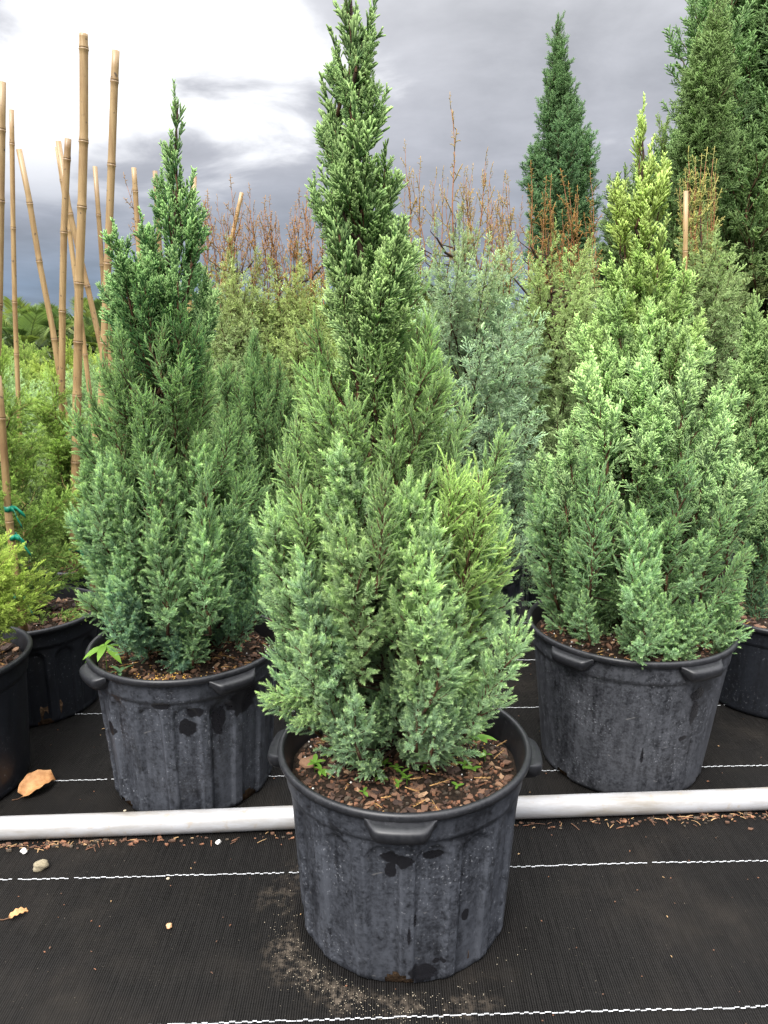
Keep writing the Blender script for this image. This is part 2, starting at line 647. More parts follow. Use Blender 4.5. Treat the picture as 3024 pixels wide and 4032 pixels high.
def handle_mesh(Rr, h, mat, half=.056, P=.021):
    n = 27
    prof = [(-.003, -.010), (.35, -.0115), (.85, -.0135), (1.0, -.0185), (.98, -.026), (.86, -.034), (.45, -.041), (-.012, -.046)]
    V, F = [], []
    for i in range(n):
        u = i / (n - 1) * 2 - 1
        a = u * half / Rr
        k = max(0.0, 1 - max(0, (abs(u) - .50) / .50) ** 1.5)
        k = k * k * (3 - 2 * k)
        for (q, z) in prof:
            r = Rr + (q * P * k if q > 0 else q) + (0 if q < 0 else -.001)
            zz = h - .012 + (z + .012) * (.35 + .65 * k) - .003 * k
            V.append((r * math.cos(a), r * math.sin(a), zz))
    m_ = len(prof)
    for i in range(n - 1):
        for j in range(m_ - 1):
            F.append((i * m_ + j, i * m_ + j + 1, (i + 1) * m_ + j + 1, (i + 1) * m_ + j))
    F = [tuple(reversed(f)) for f in F]
    return mesh_np('handle', V, F, [mat])


_potcache = {}


def make_pot(loc, Rr, Rb, h, flutes, mat, label, handles=(), holes=(), group=None, rz=0.0):
    e = empty('nursery_pot', loc, rz)
    tag(e, label, 'plant pot', group)
    key = (Rr, Rb, h, flutes, mat.name, holes)
    if key not in _potcache:
        _potcache[key] = (pot_shell('shell', Rr, Rb, h, flutes, mat, holes), handle_mesh(Rr, h, M['rim']))
    sm, hm = _potcache[key]
    link('body', sm[0], e)
    rim = link('rim', sm[1], e)
    for a in handles:
        o = link('handle', hm, rim)
        o.rotation_euler = (0, 0, a)
    # root ball seen through the drain holes
    V, F = tube([(0, 0, .002), (0, 0, .05), (0, 0, h * .6)], [Rb - .009, Rb - .007, Rb + (Rr - Rb) * .5 - .02], 40)
    V[-2, 2] = h * .6
    link('root_ball', mesh_np('root_ball', V, F, [M['root']]), e)
    return e


# bark chips -------------------------------------------------------
def chip_mesh(seed):
    r = np.random.default_rng(seed)
    n = r.integers(5, 8)
    a = np.sort(r.uniform(0, 2 * math.pi, n) * .3 + np.arange(n) * 2 * math.pi / n * .85)
    L, Wd = 1.0, r.uniform(.45, .8)
    rad = r.uniform(.75, 1.15, n)
    top = np.stack([np.cos(a) * rad * L, np.sin(a) * rad * Wd, .13 + r.normal(0, .05, n)], 1)
    bot = top.copy()
    bot[:, :2] *= 1.08
    bot[:, 2] = -.13 + r.normal(0, .04, n)
    V = np.vstack([top, bot, [[0, 0, .2]], [[0, 0, -.15]]])
    F = []
    for i in range(n):
        j = (i + 1) % n
        F += [(i, j, 2 * n), (j, i, n + i), (j, n + i, n + j), (n + j, n + i, 2 * n + 1)]
    return mesh_np('bark_chip', V * .5, F, [M['bark']], smooth=False)


CHIPS = [chip_mesh(s) for s in range(14)]


def grains(name, pts, rad, mat, parent, flat=1.0, r=None):
    A = Acc()
    r = r or np.random.default_rng(3)
    oct_v = np.array([(1, 0, 0), (-1, 0, 0), (0, 1, 0), (0, -1, 0), (0, 0, 1), (0, 0, -1)], float)
    oct_f = [(0, 2, 4), (2, 1, 4), (1, 3, 4), (3, 0, 4), (2, 0, 5), (1, 2, 5), (3, 1, 5), (0, 3, 5)]
    for p in pts:
        s = rad * r.uniform(.6, 1.25)
        A.add(oct_v * s * np.array([1, r.uniform(.8, 1.1), flat]) + np.asarray(p), oct_f)
    return tag(link(name, A.mesh(name, [mat], True), parent), kind='stuff')


def fill_pot(loc, Rr, h, depth, label, nchips, seed, prills=0, perl=40, dry=30, prill_at=None, chipsize=(.008, .022)):
    """potting mix: lumpy surface, bark chips, white perlite, feed prills, dead needles"""
    r = np.random.default_rng(seed)
    e = empty('potting_mix', (loc[0], loc[1], loc[2] + h - depth))
    tag(e, label, 'potting mix')
    Rs = Rr - .0215
    nr, na = 16, 60
    V = [(0, 0, .012)]
    ph = r.uniform(0, 6, 6)

    def hgt(x, y):
        return .006 * math.sin(x * 38 + ph[0]) * math.sin(y * 33 + ph[1]) + .003 * math.sin(x * 90 + ph[2]) * math.cos(y * 80 + ph[3]) + .014 * (1 - (math.hypot(x, y) / Rs) ** 2)
    for i in range(1, nr + 1):
        for j in range(na):
            a = j * 2 * math.pi / na
            q = Rs * i / nr
            x, y = q * math.cos(a), q * math.sin(a)
            V.append((x, y, hgt(x, y) + r.normal(0, .0012)))
    F = [(0, 1 + j, 1 + (j + 1) % na) for j in range(na)]
    for i in range(nr - 1):
        for j in range(na):
            a, b = 1 + i * na + j, 1 + i * na + (j + 1) % na
            F += [(a, a + na, b + na), (a, b + na, b)]
    link('soil', mesh_np('soil', V, F, [M['soil']]), e)

    def spot(bias=.5):
        q = Rs * .955 * r.random() ** bias
        a = r.uniform(0, 2 * math.pi)
        return q * math.cos(a), q * math.sin(a)
    for k in range(nchips):
        x, y = spot(.42)
        o = link('bark_chip', CHIPS[int(r.integers(14))], e)
        s = r.uniform(*chipsize) * (1 + (r.random() < .12) * .8)
        if math.hypot(x, y) + s * .5 > Rs:
            x, y = x * .9, y * .9
        o.scale = (s, s, s * r.uniform(.7, 1.1))
        o.location = (x, y, hgt(x, y) + s * .10 + r.uniform(0, .002))
        o.rotation_euler = (r.normal(0, .28), r.normal(0, .28), r.uniform(0, 6.28))
    A = Acc()
    for k in range(nchips * 5):
        x, y = spot(.45)
        n = 4
        a = r.uniform(0, 6.28)
        s_ = r.uniform(.002, .0065)
        an = a + np.arange(4) * math.pi / 2 + r.normal(0, .3, 4)
        rr = s_ * r.uniform(.5, 1.1, 4)
        tilt = r.normal(0, .4, 2)
        px_, py_ = np.cos(an) * rr, np.sin(an) * rr * .6
        zt_ = hgt(x, y) + .0022 + px_ * tilt[0] + py_ * tilt[1]
        T_ = np.stack([x + px_, y + py_, zt_ + .0008], 1)
        B_ = np.stack([x + px_, y + py_, zt_ - .002], 1)
        A.add(np.vstack([T_, B_]), [(0, 1, 2), (0, 2, 3)] + [q for i_ in range(4) for q in ((i_, 4 + i_, 4 + (i_ + 1) % 4), (i_, 4 + (i_ + 1) % 4, (i_ + 1) % 4))], int(r.integers(4)))
    tag(link('bark_crumbs', A.mesh('bark_crumbs', [M['litter1'], M['litter4'], M['litter3'], M['litter1']], False), e), kind='stuff')
    if perl:
        grains('perlite', [(x, y, hgt(x, y) + .002) for x, y in (spot() for _ in range(perl))], .0021, M['perlite'], e, 1, r)
    if prills:
        P = []
        for k in range(prills):
            if prill_at:
                x, y = r.normal(prill_at[0], prill_at[2]), r.normal(prill_at[1], prill_at[3])
                if math.hypot(x, y) > Rs * .95:
                    continue
            else:
                x, y = spot()
            P.append((x, y, hgt(x, y) + .002))
        grains('feed_prills', P, .0021, M['prill'], e, 1, r)
    if dry:
        A = Acc()
        for k in range(dry):
            x, y = spot(.4)
            a = r.uniform(0, 6.28)
            L = r.uniform(.012, .04)
            z = hgt(x, y) + .006
            nn = int(r.integers(3, 9))
            d = np.array([math.cos(a), math.sin(a), r.uniform(-.05, .2)])
            if math.hypot(x + d[0] * L, y + d[1] * L) > Rs:
                continue
            V_, F_ = tube([np.array([x, y, z]), np.array([x, y, z]) + d * L * .5, np.array([x, y, z]) + d * L], [.0008, .0007, .0003], 3)
            A.add(V_, F_)
            for q in range(nn):
                p = np.array([x, y, z]) + d * L * (.2 + .75 * q / nn)
                aa = a + (.7 if q % 2 else -.7)
                dd = np.array([math.cos(aa), math.sin(aa), .15]) * r.uniform(.006, .011)
                A.add(np.array([p, p + np.array([0, 0, .0014]), p + dd]), [(0, 1, 2)])
        tag(link('dead_needles', A.mesh('dead_needles', [M['needle_dry']], False), e), kind='stuff')
    return e, hgt


# ------------------------------------------------------------------ foliage templates
GOLD = 2.39996


def needle_twig(r, L, nl, n, wid, spread=(62, 26)):
    """juvenile shoot: a thin stem ringed with sharp needles"""
    bend = r.normal(0, .10, 2)
    A = Acc()

    def stem(t):
        t = np.asarray(t)[..., None]
        return np.concatenate([bend[0] * L * t * t, bend[1] * L * t * t, t * L], -1)
    t = np.linspace(0, 1, 4)
    V, F = tube(stem(t), [.0011, .0010, .0008, .0004], 3, False)
    A.add(V, F, 0, np.stack([np.repeat(t * .4, 3), np.full(12, .3)], 1))
    i = np.arange(n)
    t = (i + r.uniform(0, .6, n)) / n
    t = t ** .80
    az = i * GOLD + r.normal(0, .25, n)
    inc = np.radians(spread[0] + (spread[1] - spread[0]) * t ** 1.3 + r.normal(0, 7, n))
    ln = nl * (1 - .35 * t ** 2) * r.uniform(.8, 1.15, n)
    d = np.stack([np.sin(inc) * np.cos(az), np.sin(inc) * np.sin(az), np.cos(inc)], 1)
    p = stem(t)
    side = np.cross(d, np.array([0, 0, 1.0]))
    side /= np.linalg.norm(side, axis=1, keepdims=True) + 1e-9
    nrm = np.cross(side, d)
    w = wid * (1 - .25 * t)
    m = p + d * (ln * .42)[:, None]
    tipp = p + d * ln[:, None] + np.array([0, 0, 1]) * (ln * .10)[:, None]
    V = np.stack([p, m + side * w[:, None] / 2 + nrm * (w * .22)[:, None], m - side * w[:, None] / 2 + nrm * (w * .22)[:, None], tipp], 1).reshape(-1, 3)
    b = i * 4
    F = np.concatenate([np.stack([b, b + 1, b + 3], 1), np.stack([b, b + 3, b + 2], 1)])
    tipf = np.clip(t, 0, 1)
    a0 = np.stack([tipf * .55, tipf * .75, tipf * .75, np.clip(tipf * .9 + .18, 0, 1)], 1).ravel()
    rr = np.repeat(np.clip(r.normal(.5, .2, n), 0, .95), 4)
    A.add(V, F, 0, np.stack([a0, rr], 1))
    return A.get()


def cord(A, p, d, L, rad, r, t0, t1, bend=.12, sides=4, seg=3):
    d = np.asarray(d, float)
    d = d / np.linalg.norm(d)
    up = np.array([0, 0, 1.0]) * L * bend + r.normal(0, .05, 3) * L
    t = np.linspace(0, 1, seg + 1)
    pts = p + d * (t * L)[:, None] + up * (t * t)[:, None]
    rd = rad * np.array([.85] + [1.0] * (seg - 1) + [.72])
    V, F = tube(pts, rd, sides, True)
    tv = np.concatenate([np.repeat(t0 + (t1 - t0) * t, sides), [t1, t0]])
    A.add(V, F, 0, np.stack([tv, np.full(len(V), np.clip(r.normal(.5, .2), 0, .95))], 1))
    return pts


def cord_twig(r, L, rad, n, ang=34, sub=True, tipmul=1.0, upbend=.25):
    """adult scale-leaf spray: a cord with alternate side cords, mostly in one plane"""
    A = Acc()
    axis = cord(A, np.zeros(3), (r.normal(0, .06), r.normal(0, .06), 1), L, rad, r, 0, 1 * tipmul, .0, 4, 4)
    for i in range(n):
        t = .10 + .82 * (i + r.uniform(0, .5)) / n
        p = axis[0] + (axis[-1] - axis[0]) * t
        k = t * 4
        j = min(3, int(k))
        p = axis[j] + (axis[j + 1] - axis[j]) * (k - j)
        sgn = 1 if i % 2 else -1
        inc = math.radians(ang + r.normal(0, 7))
        az = (0 if sgn > 0 else math.pi) + r.normal(0, .55)
        d = np.array([math.sin(inc) * math.cos(az), math.sin(inc) * math.sin(az), math.cos(inc)])
        l = L * (.50 - .30 * t) * r.uniform(.75, 1.25)
        q = cord(A, p, d, l, rad * .92, r, .25 * t, (.75 + .25 * t) * tipmul, upbend)
        if sub and l > L * .22:
            for s2 in (-1, 1):
                d2 = d + np.array([math.cos(az + 1.57), math.sin(az + 1.57), 0]) * s2 * .35 + np.array([0, 0, .35]) - np.array([math.cos(az), math.sin(az), 0]) * (.3 if s2 > 0 else -.2)
                cord(A, q[1 if s2 > 0 else 2], d2, l * r.uniform(.35, .55), rad * .85, r, .3 * t + .2, (.85 + .15 * t) * tipmul, .1, 4, 2)
    return A.get()


def combine(parts, wood=None):
    """parts: list of (template, R3, loc, scale, tipmul, tipadd, rndval)"""
    A = Acc()
    for (T, R3, loc, s, tm, ta, rv) in parts:
        v = (T['v'] * s) @ R3.T + loc
        a = T['a'].copy()
        a[:, 0] = np.clip(a[:, 0] * tm + ta, 0, 1)
        a[:, 1] = np.clip(a[:, 1] * .55 + rv * .45, 0, .955) if rv < 2 else 1.0
        A.add(v, T['f'], T['m'], a)
    if wood:
        for (pts, rads, sides, mi) in wood:
            V, F = tube(pts, rads, sides, True)
            A.add(V, F, mi, np.zeros((len(V), 2)))
    return A.get()


def branchlet(r, twigs, n, L, inc0=46, inc1=20, droop=0.0, wood_r=.0013, wmi=1):
    parts = []
    bend = r.normal(0, .08, 2)
    stem = np.stack([bend[0] * L * np.linspace(0, 1, 5) ** 2, bend[1] * L * np.linspace(0, 1, 5) ** 2, np.linspace(0, L * .75, 5)], 1)
    for i in range(n):
        t = (i + .4) / n
        k = t * 4
        j = min(3, int(k))
        p = stem[j] + (stem[j + 1] - stem[j]) * (k - j)
        inc = math.radians(inc0 + (inc1 - inc0) * t + r.normal(0, 6))
        az = i * GOLD + r.normal(0, .3)
        parts.append((twigs[int(r.integers(len(twigs)))], rot_at(az, inc, r.uniform(0, 6.28)), p, r.uniform(.7, 1.05) * (1 - .3 * t), 1, 0, r.random()))
    parts.append((twigs[int(r.integers(len(twigs)))], rot_at(0, r.normal(0, .05), r.uniform(0, 6)), stem[-1] * .93, r.uniform(.75, .95), 1, .0, r.random()))
    return combine(parts, [(stem, [wood_r, wood_r, wood_r * .9, wood_r * .7, wood_r * .5], 4, wmi)])


def plume(r, H, width, blets, twigs, nb, nt, bend=.18, inc0=58, inc1=16, shape=1.0, wood_r=.0032, bl_len=.09, dead=.005, tip_lo=.75, wmi=1, start=.03, flat=1.0):
    """a whole side branch: woody stem clothed with branchlets, flame shaped"""
    ns = 9
    s = np.linspace(0, 1, ns)
    w1, w2 = r.normal(0, .02, 2)
    stem = np.stack([bend * H * s ** 2 + w1 * H * np.sin(s * 6), w2 * H * np.sin(s * 5), H * s * (1 - bend * .2 * s)], 1)

    def sp(t):
        k = t * (ns - 1)
        j = min(ns - 2, int(k))
        return stem[j] + (stem[j + 1] - stem[j]) * (k - j), stem[j + 1] - stem[j]
    parts = []
    for i in range(nb + nt):
        isb = i < nb
        t = start + (.86 - start) * (i + r.uniform(0, .8)) / nb if isb else .45 + .53 * (i - nb + r.uniform(0, .8)) / max(nt, 1)
        p, tg = sp(t)
        B = rotm(tg)
        inc = math.radians(inc0 + (inc1 - inc0) * t ** .8 + r.normal(0, 7))
        az = i * GOLD + r.normal(0, .35)
        Rl = rot_at(az, inc, r.uniform(0, 6.28))
        Rl = B @ Rl
        env = width * (math.sin(math.pi * min(1, (.12 + .88 * t)) ** .62) ** .9 * .88 + .12) * shape
        if isb:
            T = blets[int(r.integers(len(blets)))]
            sc_ = np.clip(env / (bl_len * math.sin(max(inc, .3))) * r.uniform(.8, 1.1), .35, 1.25)
        else:
            T = twigs[int(r.integers(len(twigs)))]
            sc_ = r.uniform(.6, .95) * (1.1 - .4 * t)
        rv = 3 if r.random() < dead else r.random()
        parts.append((T, Rl, p, sc_, tip_lo + (1 - tip_lo) * t ** .7, .10 * t, rv))
    p, tg = sp(1.0)
    parts.append((twigs[0], rotm(tg, 1.0), p * .985, .9, 1, .1, r.random()))
    rads = wood_r * (1 - .75 * s)
    return combine(parts, [(stem, rads, 5, wmi)])


def to_meshes(name, tpls, mats):
    return [mesh_np(name, T['v'], T['f'], mats, T['m'], True, T['a']) for T in tpls]


def rs(k):
    return np.random.default_rng(k)


PL = {}
# sharp juvenile needles (foot of the junipers)
JM = [M['juniper'], M['twigwood']]
tw = [needle_twig(rs(100 + i), .033, .0098, 52, .0020) for i in range(4)]
bl = [branchlet(rs(110 + i), tw, 7, .066, 42, 18) for i in range(4)]
PL['needle'] = to_meshes('foliage_spray', [plume(rs(120 + i), .22, .040, bl, tw, 32, 20, bend=.10, inc0=46, inc1=14, bl_len=.072) for i in range(6)], JM)
PL['needle_s'] = to_meshes('foliage_spray', [plume(rs(130 + i), .12, .034, bl, tw, 15, 10, bend=.15, inc0=48, inc1=18, bl_len=.072) for i in range(5)], JM)
# half-grown shoots: shorter needles pressed to the stem
tw2 = [needle_twig(rs(140 + i), .031, .0064, 52, .0019, (44, 16)) for i in range(4)]
bl2 = [branchlet(rs(150 + i), tw2, 8, .066, 38, 14) for i in range(4)]
PL['semi'] = to_meshes('foliage_spray', [plume(rs(160 + i), .24, .036, bl2, tw2, 36, 22, bend=.10, inc0=42, inc1=12, bl_len=.072) for i in range(6)], JM)
PL['semi_s'] = to_meshes('foliage_spray', [plume(rs(170 + i), .14, .030, bl2, tw2, 18, 12, bend=.12, inc0=42, inc1=13, bl_len=.072) for i in range(5)], JM)
# adult cords (upper half)
tw3 = [cord_twig(rs(180 + i), .046, .0016, 8, 30) for i in range(4)]
bl3 = [branchlet(rs(190 + i), tw3, 5, .072, 34, 12) for i in range(4)]
PL['cord'] = to_meshes('foliage_spray', [plume(rs(200 + i), .22, .034, bl3, tw3, 19, 14, bend=.08, inc0=38, inc1=10, bl_len=.08) for i in range(6)], JM)
PL['cord_s'] = to_meshes('foliage_spray', [plume(rs(210 + i), .13, .030, bl3, tw3, 10, 8, bend=.12, inc0=38, inc1=12, bl_len=.08) for i in range(4)], JM)
PL['spire'] = to_meshes('foliage_spray', [plume(rs(215 + i), .15, .028, tw3, tw3, 9, 6, bend=.06, inc0=36, inc1=10, bl_len=.046) for i in range(5)], JM)
# open wispy sprays of the arizona-cypress-like shrubs behind
tw4 = [cord_twig(rs(220 + i), .055, .00132, 8, 50, True, 1.0, .05) for i in range(4)]
bl4 = [branchlet(rs(230 + i), tw4, 5, .13, 58, 34, wood_r=.0013) for i in range(4)]
PL['wisp'] = to_meshes('foliage_spray', [plume(rs(240 + i), .36, .10, bl4, tw4, 14, 10, bend=.16, inc0=62, inc1=30, bl_len=.13, dead=.006) for i in range(5)], [M['wisp'], M['twigwood']])
tw4b = [cord_twig(rs(250 + i), .055, .0013, 4, 40, False, 1.0, -.55) for i in range(4)]
PL['leader'] = to_meshes('foliage_spray', [plume(rs(260 + i), .42, .05, tw4b, tw4b, 7, 4, bend=.05, inc0=46, inc1=24, bl_len=.045, dead=.0, tip_lo=.9, wood_r=.0030) for i in range(5)], [M['orange'], M['redwood']])
# soft feathery bright green
tw5 = [cord_twig(rs(270 + i), .06, .0013, 8, 36, True, 1.0, .0) for i in range(4)]
bl5 = [branchlet(rs(280 + i), tw5, 6, .12, 46, 24, wood_r=.001, wmi=1) for i in range(4)]
PL['feather'] = to_meshes('foliage_spray', [plume(rs(290 + i), .26, .09, bl5, tw5, 10, 9, bend=-.12, inc0=50, inc1=22, bl_len=.12, dead=.0) for i in range(5)], [M['feather'], M['greenwood']])
# dense dark cypress
tw6 = [cord_twig(rs(300 + i), .06, .0019, 8, 40, True, 1.0, .2) for i in range(4)]
bl6 = [branchlet(rs(310 + i), tw6, 6, .13, 50, 20, wood_r=.0013) for i in range(4)]
PL['fan'] = to_meshes('foliage_spray', [plume(rs(320 + i), .34, .105, bl6, tw6, 14, 10, bend=.15, inc0=52, inc1=18, bl_len=.13, dead=.0) for i in range(5)], [M['dark'], M['twigwood']])


# ------------------------------------------------------------------ plants
class Shape:
    """outline of a crown: rows of (photo y, x left, x right) read on the plane of its trunk"""
    def __init__(s, rows, Y, scale=1.0):
        L = []
        for (py, a, b) in rows:
            p, q = at(a * scale, py * scale, Y), at(b * scale, py * scale, Y)
            L.append((p.z, (p.x + q.x) / 2, (q.x - p.x) / 2))
        L.sort()
        s.z = np.array([l[0] for l in L])
        s.c = np.array([l[1] for l in L])
        s.r = np.array([l[2] for l in L])
        s.Y = Y
        s.lo, s.hi = s.z[0], s.z[-1]

    def cx(s, z): return float(np.interp(z, s.z, s.c))
    def rad(s, z): return float(np.interp(z, s.z, s.r))


def lerp3(a, b, t):
    return tuple(a[i] + (b[i] - a[i]) * t for i in range(3))


def grad(stops, t):
    for (t0, c0), (t1, c1) in zip(stops, stops[1:]):
        if t <= t1:
            return lerp3(c0, c1, (t - t0) / max(1e-6, t1 - t0))
    return stops[-1][1]


GAIN = (2.3, 2.48, 2.2)


def spray(parent, kind, base, d, length, color, r, ref, roll=None, wide=1.0):
    me = PL[kind][int(r.integers(len(PL[kind])))]
    o = link('foliage_spray', me, parent, color=tuple(q * k_ for q, k_ in zip(color, GAIN)))
    k = length / ref
    R3 = rotm(d, r.normal(0, .5) if roll is None else roll)
    mt = Matrix([[R3[i][j] for j in range(3)] for i in range(3)])
    o.rotation_mode = 'QUATERNION'
    o.rotation_quaternion = mt.to_quaternion()
    o.location = base
    o.scale = (k * wide, k * wide, k)
    return o


REF = dict(needle=.22, needle_s=.12, semi=.24, semi_s=.14, cord=.22, cord_s=.13, spire=.15, wisp=.36, leader=.42, feather=.26, fan=.34)


def grow(name, label, cat, shape, foot, n, zones, colors, seed, lean=(38, 8), size=(.8, 1.15), trunk_r=.014, group=None, width=.05,
         inner=.35, extra=None, skip=None, jitter=.10, twist=.0, topz=None, limb_r=.004, lowlean=None, wood=None, pw=1.05, wide=1.0, skirt=0, far_cull=0.0, opentop=None):
    """plant = trunk with limbs + foliage sprays. zones: [(height fraction, kind, length)], colors: gradient by height fraction"""
    r = np.random.default_rng(seed)
    e = empty(name, foot)
    tag(e, label, cat, group)
    F0 = Vector(foot)
    top = shape.hi if topz is None else topz
    nT = 16
    tz = np.linspace(F0.z, top, nT)
    tp = []
    for i, z in enumerate(tz):
        k = min(1, max(0, (z - F0.z) / max(.01, (shape.lo + .25 * (shape.hi - shape.lo)) - F0.z)))
        cx = F0.x + (shape.cx(max(z, shape.lo)) - F0.x) * k
        tp.append((cx + r.normal(0, .003), shape.Y + (F0.y - shape.Y) * (1 - k) + r.normal(0, .003), z))
    tp = np.array(tp)
    tr = trunk_r * (1 - .88 * np.linspace(0, 1, nT) ** .9)
    W_ = Acc()
    V, F = tube(tp - np.array(F0), tr, 8)
    W_.add(V, F)

    def tpos(z):
        i = np.clip((z - F0.z) / (top - F0.z) * (nT - 1), 0, nT - 1.001)
        j = int(i)
        return tp[j] + (tp[j + 1] - tp[j]) * (i - j)
    H = shape.hi - shape.lo
    # share sprays over height in proportion to girth
    zz = np.linspace(shape.lo, shape.hi, 200)
    w = np.array([shape.rad(z) ** pw + .004 for z in zz])
    cw = np.cumsum(w)
    cw /= cw[-1]
    for i in range(n):
        u = (i + r.random()) / n
        z = float(np.interp(u, cw, zz))
        t = (z - shape.lo) / H
        kind, ln = zones[-1][1:]
        for (zt, kd, l_) in zones:
            if t + r.normal(0, .04) <= zt:
                kind, ln = kd, l_
                break
        ln = ln * r.uniform(*size)
        ln = min(ln, max(.06, (shape.hi - z) * 1.6 + .04))
        z -= ln * .5 * t ** 2
        az = i * GOLD + r.normal(0, .3)
        Rr_ = shape.rad(z)
        q = (inner + (1 - inner) * math.sqrt(r.random())) if r.random() < .8 else r.uniform(.15, .5)
        rad = max(0, Rr_ * q * (1 + r.normal(0, jitter)) - width * .55)
        if opentop and t > opentop and r.random() < .42:
            continue
        if far_cull and math.sin(az) > .35 and r.random() < far_cull:
            continue
        if skip and skip(az % (2 * math.pi), t, q):
            continue
        le = math.radians(max(2, lean[0] + (lean[1] - lean[0]) * t ** .6 + r.normal(0, 7)))
        if lowlean and t < lowlean[0]:
            le += math.radians(lowlean[1]) * (1 - t / lowlean[0])
        aa = az + r.normal(0, .25)
        d = np.array([math.sin(le) * math.cos(aa), math.sin(le) * math.sin(aa), math.cos(le)])
        mid = np.array([shape.cx(z) + rad * math.cos(az), shape.Y + rad * math.sin(az), z])
        b = mid - d * ln * .45
        # limb from the trunk to the foot of the spray
        hd = math.hypot(b[0] - tpos(b[2])[0], b[1] - tpos(b[2])[1])
        az_z = max(F0.z + .03, b[2] - .55 * hd - .01)
        a = tpos(az_z)
        if hd > .01 and b[2] > F0.z + .10:
            m1 = a * .45 + b * .55 + np.array([0, 0, -.18 * hd])
            V, F = tube(np.array([a, m1, b]) - np.array(F0), [limb_r * 1.25, limb_r, limb_r * .7], 5, False)
            W_.add(V, F)
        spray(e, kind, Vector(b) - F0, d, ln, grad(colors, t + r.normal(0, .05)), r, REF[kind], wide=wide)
    if skirt:
        for i in range(skirt):
            az = i * GOLD
            aa = (az - R(268) + math.pi) % (2 * math.pi) - math.pi
            if abs(aa) < .36:
                az += .40 if aa > 0 else -.40
            front = math.sin(az) < -.4
            le = R(r.uniform(36, 60 if front else 84))
            ln = r.uniform(.08, .10 if front else .125)
            d = np.array([math.sin(le) * math.cos(az), math.sin(le) * math.sin(az), math.cos(le)])
            b = np.array(tpos(F0.z + r.uniform(.02, .16))) + np.array([math.cos(az), math.sin(az), 0]) * r.uniform(.01, .07)
            spray(e, 'needle_s', Vector(b) - F0, d, ln, grad(colors, 0.0), r, REF['needle_s'])
    # the leader shoot on top
    d = tp[-1] - tp[-3]
    ks = zones[-1][1]
    ll = zones[-1][2] * .9
    spray(e, ks, Vector(tp[-1]) - F0 - Vector(d).normalized() * ll * .93, d, ll, grad(colors, 1.0), r, REF[ks], wide=.7 * wide)
    if extra:
        for (kind, b, tip, colr) in extra:
            d = np.array(tip) - np.array(b)
            ln = np.linalg.norm(d)
            spray(e, kind, Vector(b) - F0, d, ln, colr, r, REF[kind])
            a = tpos(max(F0.z + .03, b[2] - .05))
            V, F = tube(np.array([a, (a + np.array(b)) / 2 - np.array([0, 0, .015]), np.array(b)]) - np.array(F0), [limb_r * .7, limb_r * .5, limb_r * .4], 5, False)
            W_.add(V, F)
    link('trunk', W_.mesh('trunk', [wood or M['wood']]), e)
    return e


K = 1.8228       # rows below were read on a 1659-wide copy of the photo

# ---- the three big pots and what is in them
matF = pot_mat('pot_plastic_front', .62, wet=((-1.64, .247, .030, .012), (-1.70, .228, .010, .016), (-1.35, .252, .022, .008), (-1.42, .022, .028, .018),
                                             (-1.30, .042, .008, .006), (-1.24, .043, .005, .005), (-1.02, .116, .008, .012), (-1.55, .105, .003, .018), (-1.50, .13, .0025, .012)))
matL = pot_mat('pot_plastic_left', .66, wet=((-1.36, .225, .020, .022), (-1.28, .262, .018, .013), (-1.02, .232, .017, .034), (-.70, .262, .040, .036), (-2.35, .20, .012, .016), (-1.60, .285, .02, .008)))
matR = pot_mat('pot_plastic_right', .72, wet=((-1.13, .268, .018, .016), (-1.13, .222, .010, .034), (-1.22, .16, .012, .007), (-1.66, .12, .003, .02)), scuff=.7, tint=(.110, .115, .130))
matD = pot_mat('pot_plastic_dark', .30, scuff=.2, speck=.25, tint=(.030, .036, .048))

FX, FY = .036, 1.232
LX, LY = -.456, 1.667
RX, RY = .594, 1.75
make_pot((FX, FY, 0), .221, .188, .342, 16, matF, 'foremost black plastic pot with chalky ribbed sides, standing in front of the white pipe',
         handles=(R(-93), R(-4), R(87), R(176)), holes=((R(-93.5), .026, .024), (R(30), .026, .024), (R(150), .026, .024)))
make_pot((LX, LY, 0), .220, .184, .349, 16, matL, 'black ribbed pot with two dark wet drips, behind the white pipe',
         handles=(R(-140), R(-50), R(40), R(130)), holes=((R(-35), .026, .024), (R(-135), .026, .024)))
make_pot((RX, RY, 0), .243, .192, .362, 0, matR, 'wide smooth-sided grey-black pot with a dark trickle stain, behind the white pipe',
         handles=(R(-138), R(-68), R(22), R(112)), holes=((R(-38), .024, .022), (R(-150), .024, .022)))
fill_pot((FX, FY, 0), .221, .342, .052, 'bark-strewn brown potting mix dotted with seedlings in the foremost pot', 280, 21, 26, 70, 46, (.12, .02, .03, .03))
fill_pot((LX, LY, 0), .220, .349, .040, 'dark potting mix with a patch of amber feed prills', 200, 22, 240, 60, 60, (-.02, -.155, .065, .025))
fill_pot((RX, RY, 0), .243, .362, .040, 'potting mix with white perlite in the wide smooth pot', 180, 23, 40, 110, 50, (-.08, -.15, .05, .03))

BLUE = (.152, .205, .140)
MIDG = (.172, .222, .122)
DEEP = (.062, .108, .042)
rowsF = [(-130, 1370, 1395), (60, 1318, 1440), (300, 1285, 1485), (600, 1255, 1530), (900, 1225, 1600), (1200, 1235, 1640), (1500, 1250, 1740), (1800, 1180, 1860),
         (2000, 1100, 1945), (2300, 1065, 1985), (2500, 1015, 1990), (2700, 1060, 1960), (2850, 1170, 1850), (2930, 1300, 1760)]
shF = Shape(rowsF, FY)


def ex(kind, bx, by, tx, ty, Yb, Yt, c):
    return (kind, tuple(at(bx, by, Yb)), tuple(at(tx, ty, Yt)), c)


